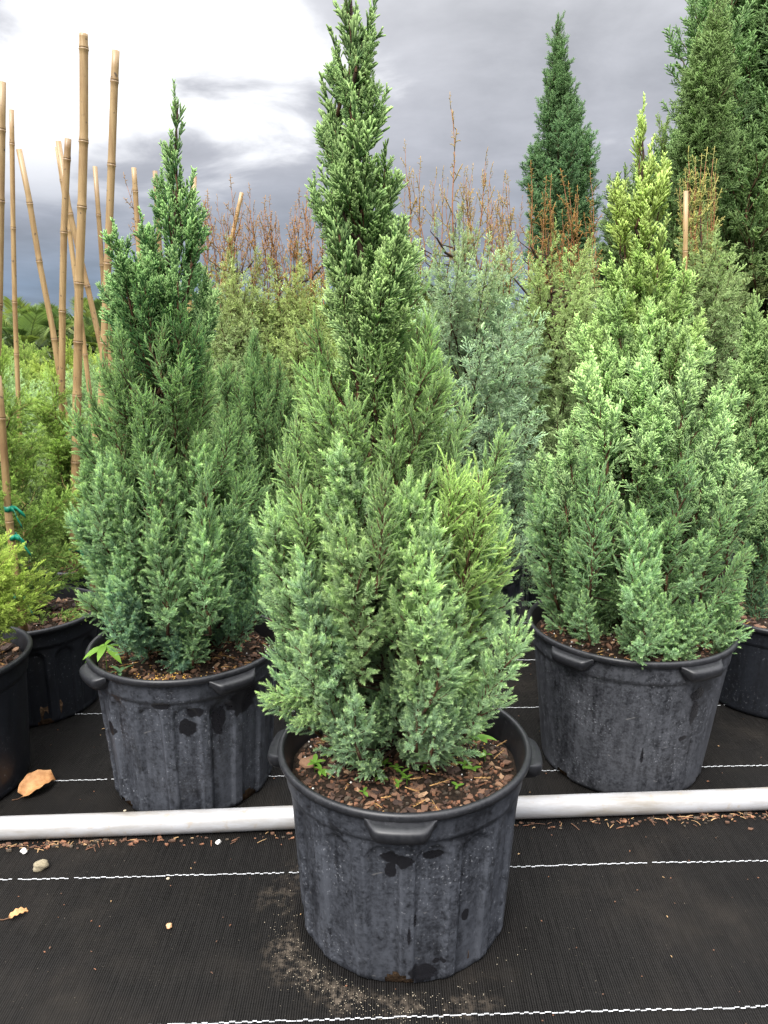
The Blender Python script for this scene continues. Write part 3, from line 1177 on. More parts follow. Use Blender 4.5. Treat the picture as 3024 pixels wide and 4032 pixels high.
YEL = (.215, .265, .118)
extraF = [ex('semi', 1790, 2560, 1930, 1880, 1.16, 1.10, YEL), ex('semi', 1850, 2600, 1975, 2080, 1.20, 1.17, YEL), ex('semi', 1740, 2420, 1800, 1820, 1.14, 1.12, YEL),
          ex('needle', 1640, 2760, 1690, 2180, 1.10, 1.04, MIDG), ex('needle', 1330, 2760, 1190, 2250, 1.12, 1.06, BLUE), ex('needle', 1420, 2700, 1400, 2130, 1.10, 1.04, MIDG),
          ex('needle_s', 1690, 3005, 1745, 2800, 1.10, 1.06, BLUE), ex('needle_s', 1640, 2960, 1640, 2720, 1.09, 1.06, BLUE), ex('needle_s', 1420, 2990, 1370, 2790, 1.10, 1.06, BLUE), ex('needle_s', 1740, 2960, 1830, 2790, 1.13, 1.10, BLUE), ex('needle_s', 1400, 2940, 1270, 2780, 1.12, 1.09, BLUE),
          ex('needle_s', 1330, 2780, 1180, 2860, 1.15, 1.10, MIDG), ex('needle_s', 1320, 2740, 1060, 2780, 1.2, 1.15, MIDG), ex('needle_s', 1700, 2720, 1900, 2700, 1.15, 1.12, MIDG),
          ex('semi', 1180, 2700, 1050, 2300, 1.22, 1.18, BLUE), ex('semi', 1250, 2500, 1160, 1960, 1.16, 1.10, MIDG), ex('semi', 1480, 2350, 1540, 1850, 1.06, 1.05, MIDG),
          ex('cord', 1330, 1050, 1215, 730, 1.2, 1.2, DEEP), ex('cord', 1340, 800, 1265, 500, 1.2, 1.2, DEEP), ex('cord', 1390, 500, 1300, 250, 1.2, 1.2, DEEP),
          ex('cord', 1420, 620, 1490, 330, 1.22, 1.22, DEEP), ex('cord', 1430, 300, 1480, 120, 1.22, 1.22, DEEP)]


def skipF(az, t, q):
    # the open split at the foot where the bare trunk shows
    a = (az - R(268) + math.pi) % (2 * math.pi) - math.pi
    return t < .27 and abs(a) < .40 and q > .2


grow('juniper', 'tall blue-green upright juniper with yellow-tipped shoots in the foremost pot', 'juniper', shF, (FX - .005, FY, .285), 235,
     [(.10, 'needle_s', .13), (.34, 'needle', .21), (.50, 'semi', .22), (.60, 'semi_s', .16), (.72, 'cord', .19), (1.2, 'spire', .15)],
     [(0, BLUE), (.22, (.165, .215, .135)), (.42, MIDG), (.55, (.145, .195, .095)), (.68, DEEP), (1, (.055, .095, .036))], 31, lean=(19, 20), extra=extraF, skip=skipF, trunk_r=.016,
     lowlean=(.12, 25), skirt=46, opentop=.66, topz=at(1378, -90, FY).z)

rowsL = [(401, 672, 694), (550, 645, 730), (730, 607, 775), (880, 585, 800), (1010, 545, 808), (1130, 430, 845), (1300, 430, 850), (1550, 385, 880), (1750, 320, 960),
         (1900, 285, 1040), (2050, 290, 1080), (2200, 330, 1080), (2350, 350, 1070), (2450, 390, 1020), (2550, 480, 930)]
shL = Shape(rowsL, LY)
LB = (.128, .183, .108)
LM = (.130, .183, .095)
extraL = [ex('semi', 640, 2350, 560, 1780, 1.52, 1.50, LB), ex('semi', 800, 2400, 850, 1850, 1.50, 1.48, LB), ex('needle', 460, 2350, 340, 1800, 1.62, 1.6, LB),
          ex('semi', 520, 2100, 420, 1560, 1.60, 1.60, LM), ex('needle_s', 480, 2480, 325, 2380, 1.55, 1.5, LB), ex('needle_s', 760, 2620, 770, 2440, 1.53, 1.50, LB),
          ex('cord', 560, 1400, 440, 1080, 1.66, 1.66, (.05, .11, .045)), ex('cord', 640, 1250, 580, 900, 1.66, 1.66, (.05, .11, .045)), ex('cord', 740, 1150, 790, 820, 1.66, 1.66, (.05, .11, .045)),
          ex('cord', 650, 950, 620, 700, 1.66, 1.66, (.05, .11, .045)), ex('needle', 660, 2500, 640, 2060, 1.47, 1.45, LB), ex('needle', 830, 2500, 800, 2050, 1.48, 1.46, LB)]
grow('juniper', 'deep green juniper with a slim dark spire in the pot with wet drips', 'juniper', shL, (LX, LY, .300), 225,
     [(.08, 'needle_s', .13), (.30, 'needle', .20), (.55, 'semi', .21), (.62, 'semi_s', .16), (.74, 'cord', .18), (1.2, 'spire', .14)],
     [(0, (.09, .145, .11)), (.25, LB), (.5, LM), (.62, (.06, .12, .055)), (.75, (.045, .105, .04)), (1, (.05, .10, .036))], 32, lean=(18, 18), extra=extraL, trunk_r=.013, lowlean=(.1, 25), skirt=40, opentop=.72)

rowsR = [(250, 1376, 1384), (330, 1362, 1402), (400, 1335, 1438), (500, 1322, 1452), (600, 1312, 1470), (700, 1290, 1482), (800, 1245, 1510), (900, 1228, 1532), (980, 1205, 1558),
         (1060, 1160, 1572), (1150, 1135, 1588), (1220, 1140, 1600), (1300, 1165, 1590), (1370, 1200, 1560), (1410, 1290, 1510)]
shR = Shape(rowsR, RY, K)
RB = (.150, .210, .130)
RM = (.155, .215, .115)
RT = (.145, .175, .04)
extraR = [ex('semi', 2620, 2350, 2700, 1800, 1.6, 1.58, RB), ex('semi', 2780, 2300, 2830, 1800, 1.75, 1.72, RB), ex('semi', 2320, 2350, 2330, 1850, 1.58, 1.55, RB),
          ex('needle', 2200, 2400, 2090, 1980, 1.75, 1.72, RB), ex('needle', 2500, 2480, 2480, 2050, 1.55, 1.52, RB), ex('needle_s', 2850, 2300, 2950, 2200, 1.75, 1.7, RM),
          ex('needle_s', 2560, 2590, 2570, 2420, 1.58, 1.55, RB), ex('needle_s', 2330, 2540, 2290, 2390, 1.58, 1.55, RB), ex('needle_s', 2760, 2560, 2800, 2410, 1.62, 1.59, RB),
          ex('cord', 2440, 1000, 2420, 720, 1.75, 1.75, RT), ex('cord', 2580, 900, 2630, 650, 1.75, 1.75, RT), ex('cord', 2390, 1900, 2300, 1450, 1.62, 1.6, RM), ex('cord', 2680, 1850, 2720, 1400, 1.62, 1.6, RM)]
grow('juniper', 'bushy juniper with a thin yellow-green spire in the wide smooth pot', 'juniper', shR, (RX - .02, RY, .315), 230,
     [(.06, 'needle_s', .13), (.22, 'needle', .19), (.34, 'semi', .20), (.60, 'cord', .20), (.74, 'cord', .18), (1.2, 'spire', .15)],
     [(0, RB), (.3, RB), (.5, (.14, .205, .11)), (.66, (.145, .195, .07)), (.85, RT), (1, (.15, .19, .045))], 33, lean=(21, 18), extra=extraR, trunk_r=.014, lowlean=(.1, 25), skirt=40, opentop=.72)

# ---- smaller pots at the sides
def small_pot(x, y, label, rz=0.0, group=None, Rr=.195, Rb=.170, h=.285, fl=14, soil=None, seed=40, chips=60):
    make_pot((x, y, 0), Rr, Rb, h, fl, matD, label, holes=((R(-60), .022, .02), (R(120), .022, .02)), group=group, rz=rz)
    if soil:
        fill_pot((x, y, 0), Rr, h, .035, soil, chips, seed, 0, 20, 20, chipsize=(.012, .03))


small_pot(-1.035, 1.63, 'smooth black pot of bark chips in front of the staked bright green shrub', Rr=.212, Rb=.178, h=.325, fl=0, soil='coarse bark chips filling the pot with the lime-green shrub', seed=41, chips=170)
small_pot(-1.0, 2.045, 'black ribbed pot holding the leaning bamboo stake with green tape', soil='bark mulch around the foot of the leaning taped stake', seed=42, chips=140)
small_pot(1.125, 2.085, 'small black pot under the narrow columnar juniper', h=.27, fl=0, soil='brown bark mulch under the narrow columnar juniper', seed=43, chips=90)
small_pot(-1.02, 2.56, 'black pot behind the taped leaning stake, under feathery green sprays', soil='bark mulch in the pot behind the leaning stake', seed=44, chips=40)

FE = (.115, .165, .035)
FD = (.06, .10, .028)
rows = [(1150, -70, 0), (1230, -110, 30), (1310, -120, 40), (1365, -100, 35)]
grow('shrub', 'lime-green feathery shrub spilling over the pot of coarse bark', 'shrub', Shape(rows, 1.63, K), (-1.035, 1.63, .30), 26, [(1.2, 'feather', .15)],
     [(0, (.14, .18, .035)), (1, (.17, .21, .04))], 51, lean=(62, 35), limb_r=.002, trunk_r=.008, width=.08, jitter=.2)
rows = [(1420, -20, 10), (1560, -60, 80), (1750, -110, 150), (1950, -100, 170), (2150, -120, 230), (2330, -110, 290), (2440, -60, 260)]
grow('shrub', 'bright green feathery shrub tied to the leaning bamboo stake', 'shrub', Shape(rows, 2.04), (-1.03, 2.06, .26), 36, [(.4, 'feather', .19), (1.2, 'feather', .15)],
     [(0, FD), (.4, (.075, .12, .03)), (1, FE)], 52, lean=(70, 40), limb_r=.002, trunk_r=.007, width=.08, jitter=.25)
rows = [(1480, 180, 240), (1650, 150, 290), (1850, 170, 320), (2050, 150, 360), (2250, 130, 370), (2330, 150, 350)]
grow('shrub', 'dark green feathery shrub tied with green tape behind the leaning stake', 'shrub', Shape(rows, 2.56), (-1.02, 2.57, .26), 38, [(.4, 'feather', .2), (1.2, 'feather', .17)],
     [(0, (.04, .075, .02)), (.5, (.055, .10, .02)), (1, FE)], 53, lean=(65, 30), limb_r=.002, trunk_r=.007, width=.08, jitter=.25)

rows = [(670, 1612, 1640), (760, 1588, 1668), (900, 1572, 1690), (1050, 1565, 1698), (1200, 1572, 1690), (1330, 1595, 1672)]
grow('juniper', 'narrow columnar grey-green juniper with a reddish stem', 'juniper', Shape(rows, 2.085, K), (1.12, 2.085, .245), 75, [(.25, 'semi_s', .16), (1.2, 'cord_s', .16)],
     [(0, (.085, .135, .095)), (.4, (.08, .135, .07)), (1, (.10, .15, .06))], 54, lean=(22, 10), trunk_r=.009, width=.05, wood=M['twigwood'])

# ---- second row: junipers and wispy shrubs in pots
BG_POT = 'black nursery pot in the shade behind the three big junipers'
small_pot(-.365, 2.32, 'black pot in the shade under the olive-brown bushy juniper', group='shaded pots behind', rz=.3)
small_pot(.30, 2.56, 'black pot in the shade under the silvery blue wispy shrub', group='shaded pots behind', rz=1.0)
small_pot(.72, 2.85, 'black pot in the shade under the olive wispy cypress shrub', group='shaded pots behind', rz=.7)
small_pot(-.62, 3.0, 'black pot under the rusty-tipped shrub behind the slim dark spire', group='shaded pots behind', rz=.1)
small_pot(-.10, 3.02, 'black pot under the yellow-olive shrub behind the tallest juniper', group='shaded pots behind', rz=.5)
small_pot(1.08, 2.68, 'black pot under the pale wispy shrub with the short orange stake', group='shaded pots behind', rz=.2)

rows = [(720, 520, 590), (800, 472, 630), (900, 452, 655), (1100, 440, 665), (1250, 455, 650), (1330, 500, 620)]
grow('juniper', 'olive-brown bushy juniper wedged behind the pot with wet drips', 'juniper', Shape(rows, 2.32, K), (-.365, 2.32, .25), 110, [(.3, 'needle', .22), (1.2, 'semi', .24)],
     [(0, (.07, .09, .05)), (.4, (.085, .125, .065)), (1, (.10, .155, .08))], 61, lean=(24, 8), trunk_r=.012)

WB = (.130, .185, .135)
WO = (.130, .155, .065)


def wispy(label, rows, Y, x, seed, n, colors, leaders, lc=(.17, .12, .045), sc_=K, lean=(55, 30), foot_z=.25):
    lrn = np.random.default_rng(seed + 900)
    top = sorted(rows)[:2]
    leaders = list(leaders)
    for k in range(20):
        a0 = lrn.uniform(top[1][1], top[1][2])
        leaders.append((a0, top[1][0] + lrn.uniform(20, 110), a0 + lrn.normal(0, 20), top[0][0] - lrn.uniform(20, 125)))
    ext = [('leader', tuple(at(a * sc_, b * sc_, Y)), tuple(at(c * sc_, d_ * sc_, Y + .02)), lc) for (a, b, c, d_) in leaders]
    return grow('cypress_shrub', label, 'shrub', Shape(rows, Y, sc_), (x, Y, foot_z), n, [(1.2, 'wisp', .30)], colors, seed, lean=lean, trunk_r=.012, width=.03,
                jitter=.15, extra=ext, limb_r=.004, inner=.25, far_cull=.6)


rows = [(465, 890, 1070), (540, 860, 1105), (620, 865, 1110), (760, 860, 1140), (900, 875, 1160), (1080, 900, 1170), (1220, 960, 1150), (1290, 1010, 1120)]
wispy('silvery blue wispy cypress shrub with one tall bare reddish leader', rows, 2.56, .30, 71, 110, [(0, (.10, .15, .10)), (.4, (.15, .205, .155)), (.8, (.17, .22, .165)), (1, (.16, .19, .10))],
      [(980, 520, 987, 228), (880, 520, 884, 322), (1030, 520, 1058, 365), (930, 500, 935, 400), (1075, 560, 1090, 440), (985, 480, 1015, 390), (905, 540, 920, 420)])
rows = [(500, 1100, 1270), (575, 1060, 1310), (700, 1070, 1320), (900, 1080, 1330), (1050, 1090, 1310), (1200, 1120, 1290)]
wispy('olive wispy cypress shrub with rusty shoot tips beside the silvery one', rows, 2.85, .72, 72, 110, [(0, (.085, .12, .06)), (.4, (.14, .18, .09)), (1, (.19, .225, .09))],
      [(1150, 580, 1145, 420), (1160, 560, 1185, 440), (1130, 560, 1105, 460), (1200, 600, 1225, 490), (1240, 600, 1275, 520), (1120, 520, 1125, 430), (1175, 540, 1165, 470)], lc=(.15, .085, .03))
rows = [(530, 445, 575), (600, 430, 590), (700, 430, 590), (850, 430, 590), (1000, 440, 580), (1150, 460, 560)]
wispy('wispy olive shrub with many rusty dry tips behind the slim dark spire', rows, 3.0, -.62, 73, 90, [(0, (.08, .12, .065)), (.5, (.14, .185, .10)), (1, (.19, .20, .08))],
      [(450, 560, 445, 440), (480, 560, 478, 432), (500, 560, 512, 445), (530, 560, 540, 455), (465, 580, 455, 470), (330, 640, 262, 402), (340, 620, 280, 500), (515, 590, 530, 490), (490, 560, 496, 470)], lc=(.15, .085, .03))
rows = [(540, 570, 695), (610, 560, 715), (720, 560, 720), (880, 570, 720), (1050, 580, 700), (1180, 600, 690)]
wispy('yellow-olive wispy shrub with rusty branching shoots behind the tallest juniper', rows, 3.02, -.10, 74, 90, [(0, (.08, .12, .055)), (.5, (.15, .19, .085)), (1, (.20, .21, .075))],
      [(600, 600, 592, 470), (640, 620, 640, 500), (670, 650, 630, 540), (690, 680, 640, 570), (690, 640, 680, 530), (620, 610, 600, 500), (570, 580, 560, 470)], lc=(.16, .085, .03))
rows = [(460, 1492, 1530), (550, 1470, 1560), (700, 1462, 1580), (850, 1475, 1575), (1000, 1490, 1560), (1150, 1490, 1560)]
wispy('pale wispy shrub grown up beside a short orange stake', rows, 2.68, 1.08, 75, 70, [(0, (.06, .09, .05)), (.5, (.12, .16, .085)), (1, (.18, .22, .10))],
      [(1500, 600, 1515, 445), (1520, 620, 1545, 560)], lc=(.2, .2, .08))

# ---- tall conifers behind
rows = [(50, 1200, 1206), (110, 1182, 1228), (180, 1162, 1250), (260, 1148, 1268), (340, 1133, 1290), (420, 1122, 1298), (490, 1132, 1288), (560, 1150, 1265), (700, 1150, 1265), (850, 1170, 1245)]
DK = (.062, .112, .062)
grow('conifer', 'dark blue-green pointed conifer rising above the wispy shrubs', 'conifer', Shape(rows, 4.3, K), (at(1207 * K, 850 * K, 4.3).x, 4.3, 0), 210, [(.45, 'fan', .36), (.7, 'fan', .28), (1.2, 'fan', .21)],
     [(0, (.055, .08, .042)), (.5, DK), (1, (.075, .125, .060))], 81, lean=(26, 8), trunk_r=.03, width=.10, limb_r=.008, jitter=.14, far_cull=.6)
rows = [(-330, 1590, 1620), (-200, 1560, 1680), (-60, 1540, 1740), (60, 1500, 1780), (160, 1468, 1800), (280, 1445, 1820), (400, 1425, 1840), (550, 1408, 1850), (700, 1425, 1850), (850, 1470, 1840), (1000, 1530, 1820), (1100, 1560, 1800)]
CY = (.090, .135, .055)
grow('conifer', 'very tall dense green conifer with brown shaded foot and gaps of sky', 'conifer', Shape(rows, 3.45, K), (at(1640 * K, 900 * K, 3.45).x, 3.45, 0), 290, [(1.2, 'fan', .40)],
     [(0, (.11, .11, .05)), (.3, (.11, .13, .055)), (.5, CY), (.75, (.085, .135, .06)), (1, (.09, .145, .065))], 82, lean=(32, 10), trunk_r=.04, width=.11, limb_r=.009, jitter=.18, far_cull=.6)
rows = [(20, 1535, 1546), (90, 1515, 1560), (180, 1490, 1570), (300, 1470, 1570), (420, 1450, 1560)]
grow('conifer', 'slender lighter conifer spire pressed against the very tall dense one', 'conifer', Shape(rows, 3.0, K), (at(1520 * K, 500 * K, 3.0).x, 3.02, 0), 60, [(1.2, 'fan', .27)],
     [(0, (.075, .11, .045)), (1, (.10, .135, .055))], 83, lean=(20, 8), trunk_r=.018, width=.08, limb_r=.005)
rows = [(290, 1436, 1446), (360, 1415, 1450), (420, 1380, 1450), (500, 1300, 1440), (580, 1285, 1430), (700, 1290, 1430), (850, 1300, 1420)]
grow('conifer', 'loose olive conifer between the pointed dark one and the very tall one', 'conifer', Shape(rows, 4.0, K), (at(1370 * K, 850 * K, 4.0).x, 4.0, 0), 120, [(1.2, 'fan', .34)],
     [(0, (.05, .07, .03)), (.5, (.065, .095, .04)), (1, (.10, .13, .045))], 84, lean=(35, 12), trunk_r=.025, width=.10, limb_r=.006, far_cull=.6)

# ---- far left background
for i, (x, y, hh, c0, lab) in enumerate(((-1.78, 3.6, .70, (.15, .20, .11), 'pale grey-green wispy shrub standing among the bamboo stakes'),
                                        (-1.46, 3.85, .70, (.13, .18, .10), 'silvery wispy shrub with bare twigs behind the tallest bamboo stakes'),
                                        (-2.3, 4.2, .74, (.14, .20, .08), 'pale green shrub beyond the leaning bamboo stakes'))):
    zc_ = hh
    S = Shape([(2000, 0, 10), (1000, 0, 10)], y)
    S.z = np.array([.25, .45, hh * .8, hh + .22])
    S.c = np.full(4, x)
    S.r = np.array([.16, .30, .30, .10])
    S.lo, S.hi = .25, hh + .22
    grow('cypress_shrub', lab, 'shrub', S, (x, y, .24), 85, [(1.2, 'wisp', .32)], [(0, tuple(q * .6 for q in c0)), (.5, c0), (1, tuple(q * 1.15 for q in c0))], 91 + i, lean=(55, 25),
         trunk_r=.01, width=.1, jitter=.2, inner=.25)
    small_pot(x, y, 'black pot under the ' + lab.split(' standing')[0].split(' with')[0].split(' beyond')[0] + ' beyond the stakes', group='pots beyond the stakes', rz=.4 * i)

BR = np.random.default_rng(5)


def round_bush(x, y, w, h, c0, lab, seed, group=None, kind='feather', ln=.55, n=60):
    S = Shape([(2000, 0, 10), (1000, 0, 10)], y)
    S.z = np.array([0.05, h * .3, h * .7, h])
    S.c = np.full(4, x)
    S.r = np.array([w * .7, w, w * .8, w * .25])
    S.lo, S.hi = .05, h
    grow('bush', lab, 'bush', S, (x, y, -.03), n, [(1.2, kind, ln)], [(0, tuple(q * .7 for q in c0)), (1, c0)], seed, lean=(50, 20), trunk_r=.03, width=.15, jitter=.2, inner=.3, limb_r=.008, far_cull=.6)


bush_lab = 'yellow-green feathery bush in the row before the distant palms'
for i in range(11):
    x = -5.6 + i * .62 + BR.normal(0, .12)
    y = 7.2 + BR.normal(0, .5)
    c0 = [(.14, .17, .035), (.11, .14, .035), (.17, .17, .035), (.085, .12, .03)][i % 4]
    round_bush(x, y, .45, .80 + BR.normal(0, .07), c0, bush_lab, 110 + i, 'bushes before the palms')
for o in bpy.data.objects:
    if o.name.split('.')[0] == 'bush':
        o['group'] = 'bushes before the palms'
for i in range(9):
    round_bush(-7.0 + i * .8 + BR.normal(0, .15), 10.6 + BR.normal(0, .4), .6, .92 + BR.normal(0, .05), (.10, .14, .035), 'olive bush in the back row right under the distant palms', 150 + i, n=36)
for o in bpy.data.objects:
    if o.get('label') == 'olive bush in the back row right under the distant palms':
        o['group'] = 'bushes under the palms'
for i in range(6):
    x = 1.2 + i * .95 + BR.normal(0, .1)
    round_bush(x, 7.6 + BR.normal(0, .4), .55, .8 + BR.normal(0, .06), (.07, .11, .035), 'dark green bush far behind the tall conifers', 130 + i)
for o in bpy.data.objects:
    if o.get('label') == 'dark green bush far behind the tall conifers':
        o['group'] = 'bushes behind the conifers'

# palms on the horizon
M['palm'] = leaf_mat('palm_leaf', (.16, .22, .045), .8, brown=.02, transl=.3)


def frond_mesh(seed, fan):
    r = np.random.default_rng(seed)
    A = Acc()
    L = 1.0
    n = 22
    s = np.linspace(0, 1, 10)
    arch = r.uniform(.35, .6)
    pts = np.stack([s * L * .75, np.zeros(10), L * (s * .95 - arch * s * s)], 1)
    V, F = tube(pts, .014 * (1 - .8 * s), 4)
    A.add(V, F, 0, np.stack([np.full(len(V), .2), np.full(len(V), .5)], 1))
    for i in range(n):
        t = .25 + .74 * i / n if not fan else .7 + .3 * i / n
        k = t * 9
        j = min(8, int(k))
        p = pts[j] + (pts[j + 1] - pts[j]) * (k - j)
        tg = pts[j + 1] - pts[j]
        tg = tg / np.linalg.norm(tg)
        for sgn in (-1, 1):
            ll = .40 * math.sin(math.pi * (.15 + .8 * t)) ** .8 * r.uniform(.85, 1.1)
            sp = .9 if not fan else 1.6 * (1 - i / n)
            d = tg * .6 + np.array([0, sgn * sp, .25]) * .8
            d = d / np.linalg.norm(d)
            q = p + d * ll * .55
            e_ = p + d * ll + np.array([0, 0, -.10 * ll])
            wv = tg * .016
            A.add(np.array([p - wv * .5, p + wv * .5, q + wv, q - wv, e_]), [(0, 1, 2), (0, 2, 3), (3, 2, 4)], 0,
                  np.stack([np.array([.2, .2, .5, .5, .9]), np.full(5, r.random() * .9)], 1))
    return A.mesh('frond', [M['palm']])


FR = [frond_mesh(400 + i, i % 2 == 0) for i in range(4)]
trunkV, trunkF = tube([(0, 0, 0), (0, 0, .25), (.01, 0, .5)], [.09, .07, .05], 8)
PT = mesh_np('palm_trunk', trunkV, trunkF, [M['wood']])
for i in range(40):
    x = -11.5 + i * .34 + BR.normal(0, .12)
    y = 14.5 + BR.normal(0, .6) + (i % 2) * .8
    e = empty('palm', (x, y, -.03))
    tag(e, 'low green palm in the hedge line along the horizon', 'palm', 'palms along the horizon')
    link('trunk', PT, e)
    hgt_ = 1.3 + BR.normal(0, .12)
    for k in range(20):
        o = link('frond', FR[int(BR.integers(4))], e, (0, 0, .30 + .012 * k), color=[(.10, .15, .055), (.13, .18, .06), (.20, .24, .06)][int(BR.integers(3))])
        o.rotation_euler = (0, R(-32 + BR.normal(0, 14) + (k % 3) * 30), k * GOLD)
        s_ = hgt_ * BR.uniform(.75, 1.0)
        o.scale = (s_, s_, s_)

# ------------------------------------------------------------------ bamboo stakes
def stake(label, px, Y, rad, to=0.0, group=None, seed=0, cat='stake'):
    """px: points down the cane as (photo x, photo y); continued down to height 'to'"""
    r = np.random.default_rng(500 + seed)
    rad *= 1.12
    P = [np.array(at(a, b, Y)) for a, b in px]
    d = P[-1] - P[max(0, len(P) - 3)]
    if P[-1][2] > to:
        P.append(P[-1] + d * ((P[-1][2] - to) / -d[2]))
    P = P[::-1]
    seg = np.concatenate([[0], np.cumsum([np.linalg.norm(P[i + 1] - P[i]) for i in range(len(P) - 1)])])
    L = seg[-1]
    PP = np.array(P)

    def pos(s):
        return np.array([np.interp(s, seg, PP[:, k]) for k in range(3)])
    nodes, s = [], r.uniform(.05, .2)
    while s < L - .03:
        nodes.append(s)
        s += r.uniform(.17, .27)
    S = [(0, 1.0, 0), ]
    for nd in nodes:
        S += [(nd - .020, 1.0, 0), (nd - .006, 1.05, 0), (nd - .0035, 1.16, .2), (nd - .0008, 1.13, .5), (nd, 1.0, 1.0), (nd + .001, 1.10, .5), (nd + .004, 1.09, .1), (nd + .012, 1.0, 0), (nd + .03, .985, 0)]
    S += [(L - .0005, 1.0, .15), (L, .80, .6)]
    S = sorted([q for q in S if 0 <= q[0] <= L])
    org = P[0]
    pts = np.array([pos(q[0]) - org for q in S])
    taper = [rad * (1.06 - .12 * q[0] / L) * q[1] for q in S]
    V, F = tube(pts, taper, 14, True)
    a = np.concatenate([np.repeat([q[2] for q in S], 14), [.9, 0]])
    V[-2] = pts[-1] - np.array([0, 0, .004])
    me = mesh_np('bamboo_stake', V, F, [M['bamboo']], None, True, np.stack([a, np.zeros(len(a))], 1))
    o = link('bamboo_stake', me, None, Vector(org))
    tag(o, label, cat, group)
    return o


stake('thick upright bamboo cane standing outside the thin blackened cane', [(10, 322), (4, 760), (-2, 1150), (-12, 1500)], 2.2, .0085, seed=1)
stake('thin bamboo cane with blackened top end', [(46, 432), (50, 800), (58, 1200), (70, 1520), (78, 1700)], 2.75, .0072, seed=2)
stake('bamboo cane leaning inward, next to the thin blackened cane', [(75, 588), (112, 770), (160, 1060), (193, 1200), (235, 1480), (277, 1740)], 2.75, .0088, to=.25, seed=3)
stake('straight pale bamboo cane crossed near its top by a slanting one', [(268, 546), (252, 900), (246, 1200), (244, 1500), (244, 1658), (252, 1770)], 2.62, .0098, to=.25, seed=5)
stake('slanting bamboo cane that crosses the pale straight one', [(230, 556), (252, 730), (300, 950), (362, 1200), (405, 1400)], 3.0, .0094, seed=4)
stake('reddish bamboo cane hidden partly behind the crossing canes', [(226, 580), (250, 740), (272, 900), (300, 1120), (325, 1308), (368, 1676)], 3.3, .0090, seed=6)
stake('tallest thick bamboo cane rising above all the others', [(329, 133), (333, 420), (323, 800), (312, 1100), (310, 1250), (301, 1682), (285, 2390)], 2.52, .0122, to=.25, seed=7)
stake('tall thick bamboo cane with a brown top, second in height', [(456, 199), (450, 340), (432, 850), (426, 1000), (412, 1300), (402, 1540)], 2.3, .0098, seed=8)
stake('short bamboo cane leaning behind the brown-topped tall cane', [(374, 655), (392, 900), (408, 1120), (420, 1400)], 3.1, .0082, seed=9)
stake('plain bamboo cane among bare curling twigs beside the slim dark spire', [(527, 660), (537, 820), (548, 1010), (560, 1250)], 3.0, .0087, seed=10)
stake('bamboo cane tip showing beside the slim dark spire', [(610, 673), (618, 800), (630, 1000)], 3.0, .0082, seed=11)
stake('bamboo cane nearly hidden by the slim dark spire', [(766, 694), (762, 850), (750, 1100)], 3.0, .0078, seed=12)
stake('thin bamboo cane slanting up through the rusty shrub tips', [(952, 758), (930, 860), (903, 975), (860, 1180)], 3.3, .0075, seed=13)
stake('short orange-tan stake beside the thin yellow-green spire', [(2701, 752), (2699, 950), (2694, 1180), (2688, 1450)], 2.62, .0070, to=.25, seed=14)
stake('leaning bamboo stake wrapped with strips of green tape', [(-10, 1480), (5, 1620), (28, 1980), (60, 2255), (98, 2490)], 1.92, .0083, to=.24, seed=15)
stake('orange-brown cane close behind the brown-topped tall cane', [(428, 1040), (430, 1280), (440, 1500)], 2.9, .0085, seed=16)

# green tape ties: a band round the cane with two loose ends
def tie(px, py, Y, rad, seed, label):
    r = np.random.default_rng(600 + seed)
    c = at(px, py, Y)
    A = Acc()
    n = 14
    V = []
    for k in range(n):
        a = k * 2 * math.pi / n
        for z in (-.007, .007):
            V.append(((rad + .002) * math.cos(a), (rad + .002) * math.sin(a), z + .002 * math.sin(a)))
    F = []
    for k in range(n):
        a, b = 2 * k, 2 * ((k + 1) % n)
        F += [(a, b, b + 1), (a, b + 1, a + 1)]
    A.add(V, F)
    for sgn in (0, 1):
        p = np.array([rad + .001, -rad, 0])
        d = np.array([.03 + r.uniform(0, .015), -.012, .010 - .030 * sgn])
        V = []
        for k in range(6):
            q = p + d * k / 4 * (1 - .05 * k) + np.array([0, .004 * math.sin(k * 1.6), -.0012 * k * k])
            V += [q + np.array([0, .002, -.007]), q + np.array([0, -.002, .007])]
        F = []
        for k in range(5):
            F += [(2 * k, 2 * k + 2, 2 * k + 3), (2 * k, 2 * k + 3, 2 * k + 1)]
        A.add(V, F)
    o = link('plant_tie', A.mesh('plant_tie', [M['tie']]), None, c)
    sm = o.modifiers.new('thickness', 'SOLIDIFY')
    sm.thickness = .0006
    tag(o, label, 'tape')


tie(33, 2000, 1.92, .0085, 1, 'topmost green tape knot on the leaning stake with streaming ends')
tie(50, 2112, 1.92, .0085, 2, 'green tape band halfway down the leaning stake')
tie(70, 2345, 1.92, .0085, 3, 'lowest green tape tie on the leaning stake, above the pot rim')
tie(291, 2035, 2.5, .012, 4, 'green tape wound on the tallest cane amid dark green sprays')
tie(288, 2160, 2.5, .012, 5, 'lower green tape bow on the tallest cane')
tie(274, 1722, 2.75, .009, 6, 'thin green tape on the inward leaning cane')

# ------------------------------------------------------------------ small things
# weed seedlings in the foremost pot and beside the left pot
def leaf_blade(L, w, curl, seed):
    r = np.random.default_rng(seed)
    V, F = [], []
    n = 6
    for i in range(n + 1):
        t = i / n
        ww = w * math.sin(math.pi * min(1, .06 + .94 * t)) ** .8 * (1 if t < 1 else .05)
        z = curl * L * t * t
        for s_ in (-1, 0, 1):
            V.append((L * t, s_ * ww * .5, z + abs(s_) * ww * .15))
    for i in range(n):
        for k in range(2):
            a = i * 3 + k
            F += [(a, a + 3, a + 4), (a, a + 4, a + 1)]
    a = np.stack([np.repeat(np.linspace(.2, .7, n + 1), 3), np.full(3 * (n + 1), .5)], 1)
    return mesh_np('leaf', V, F, [M['weed']], None, True, a)


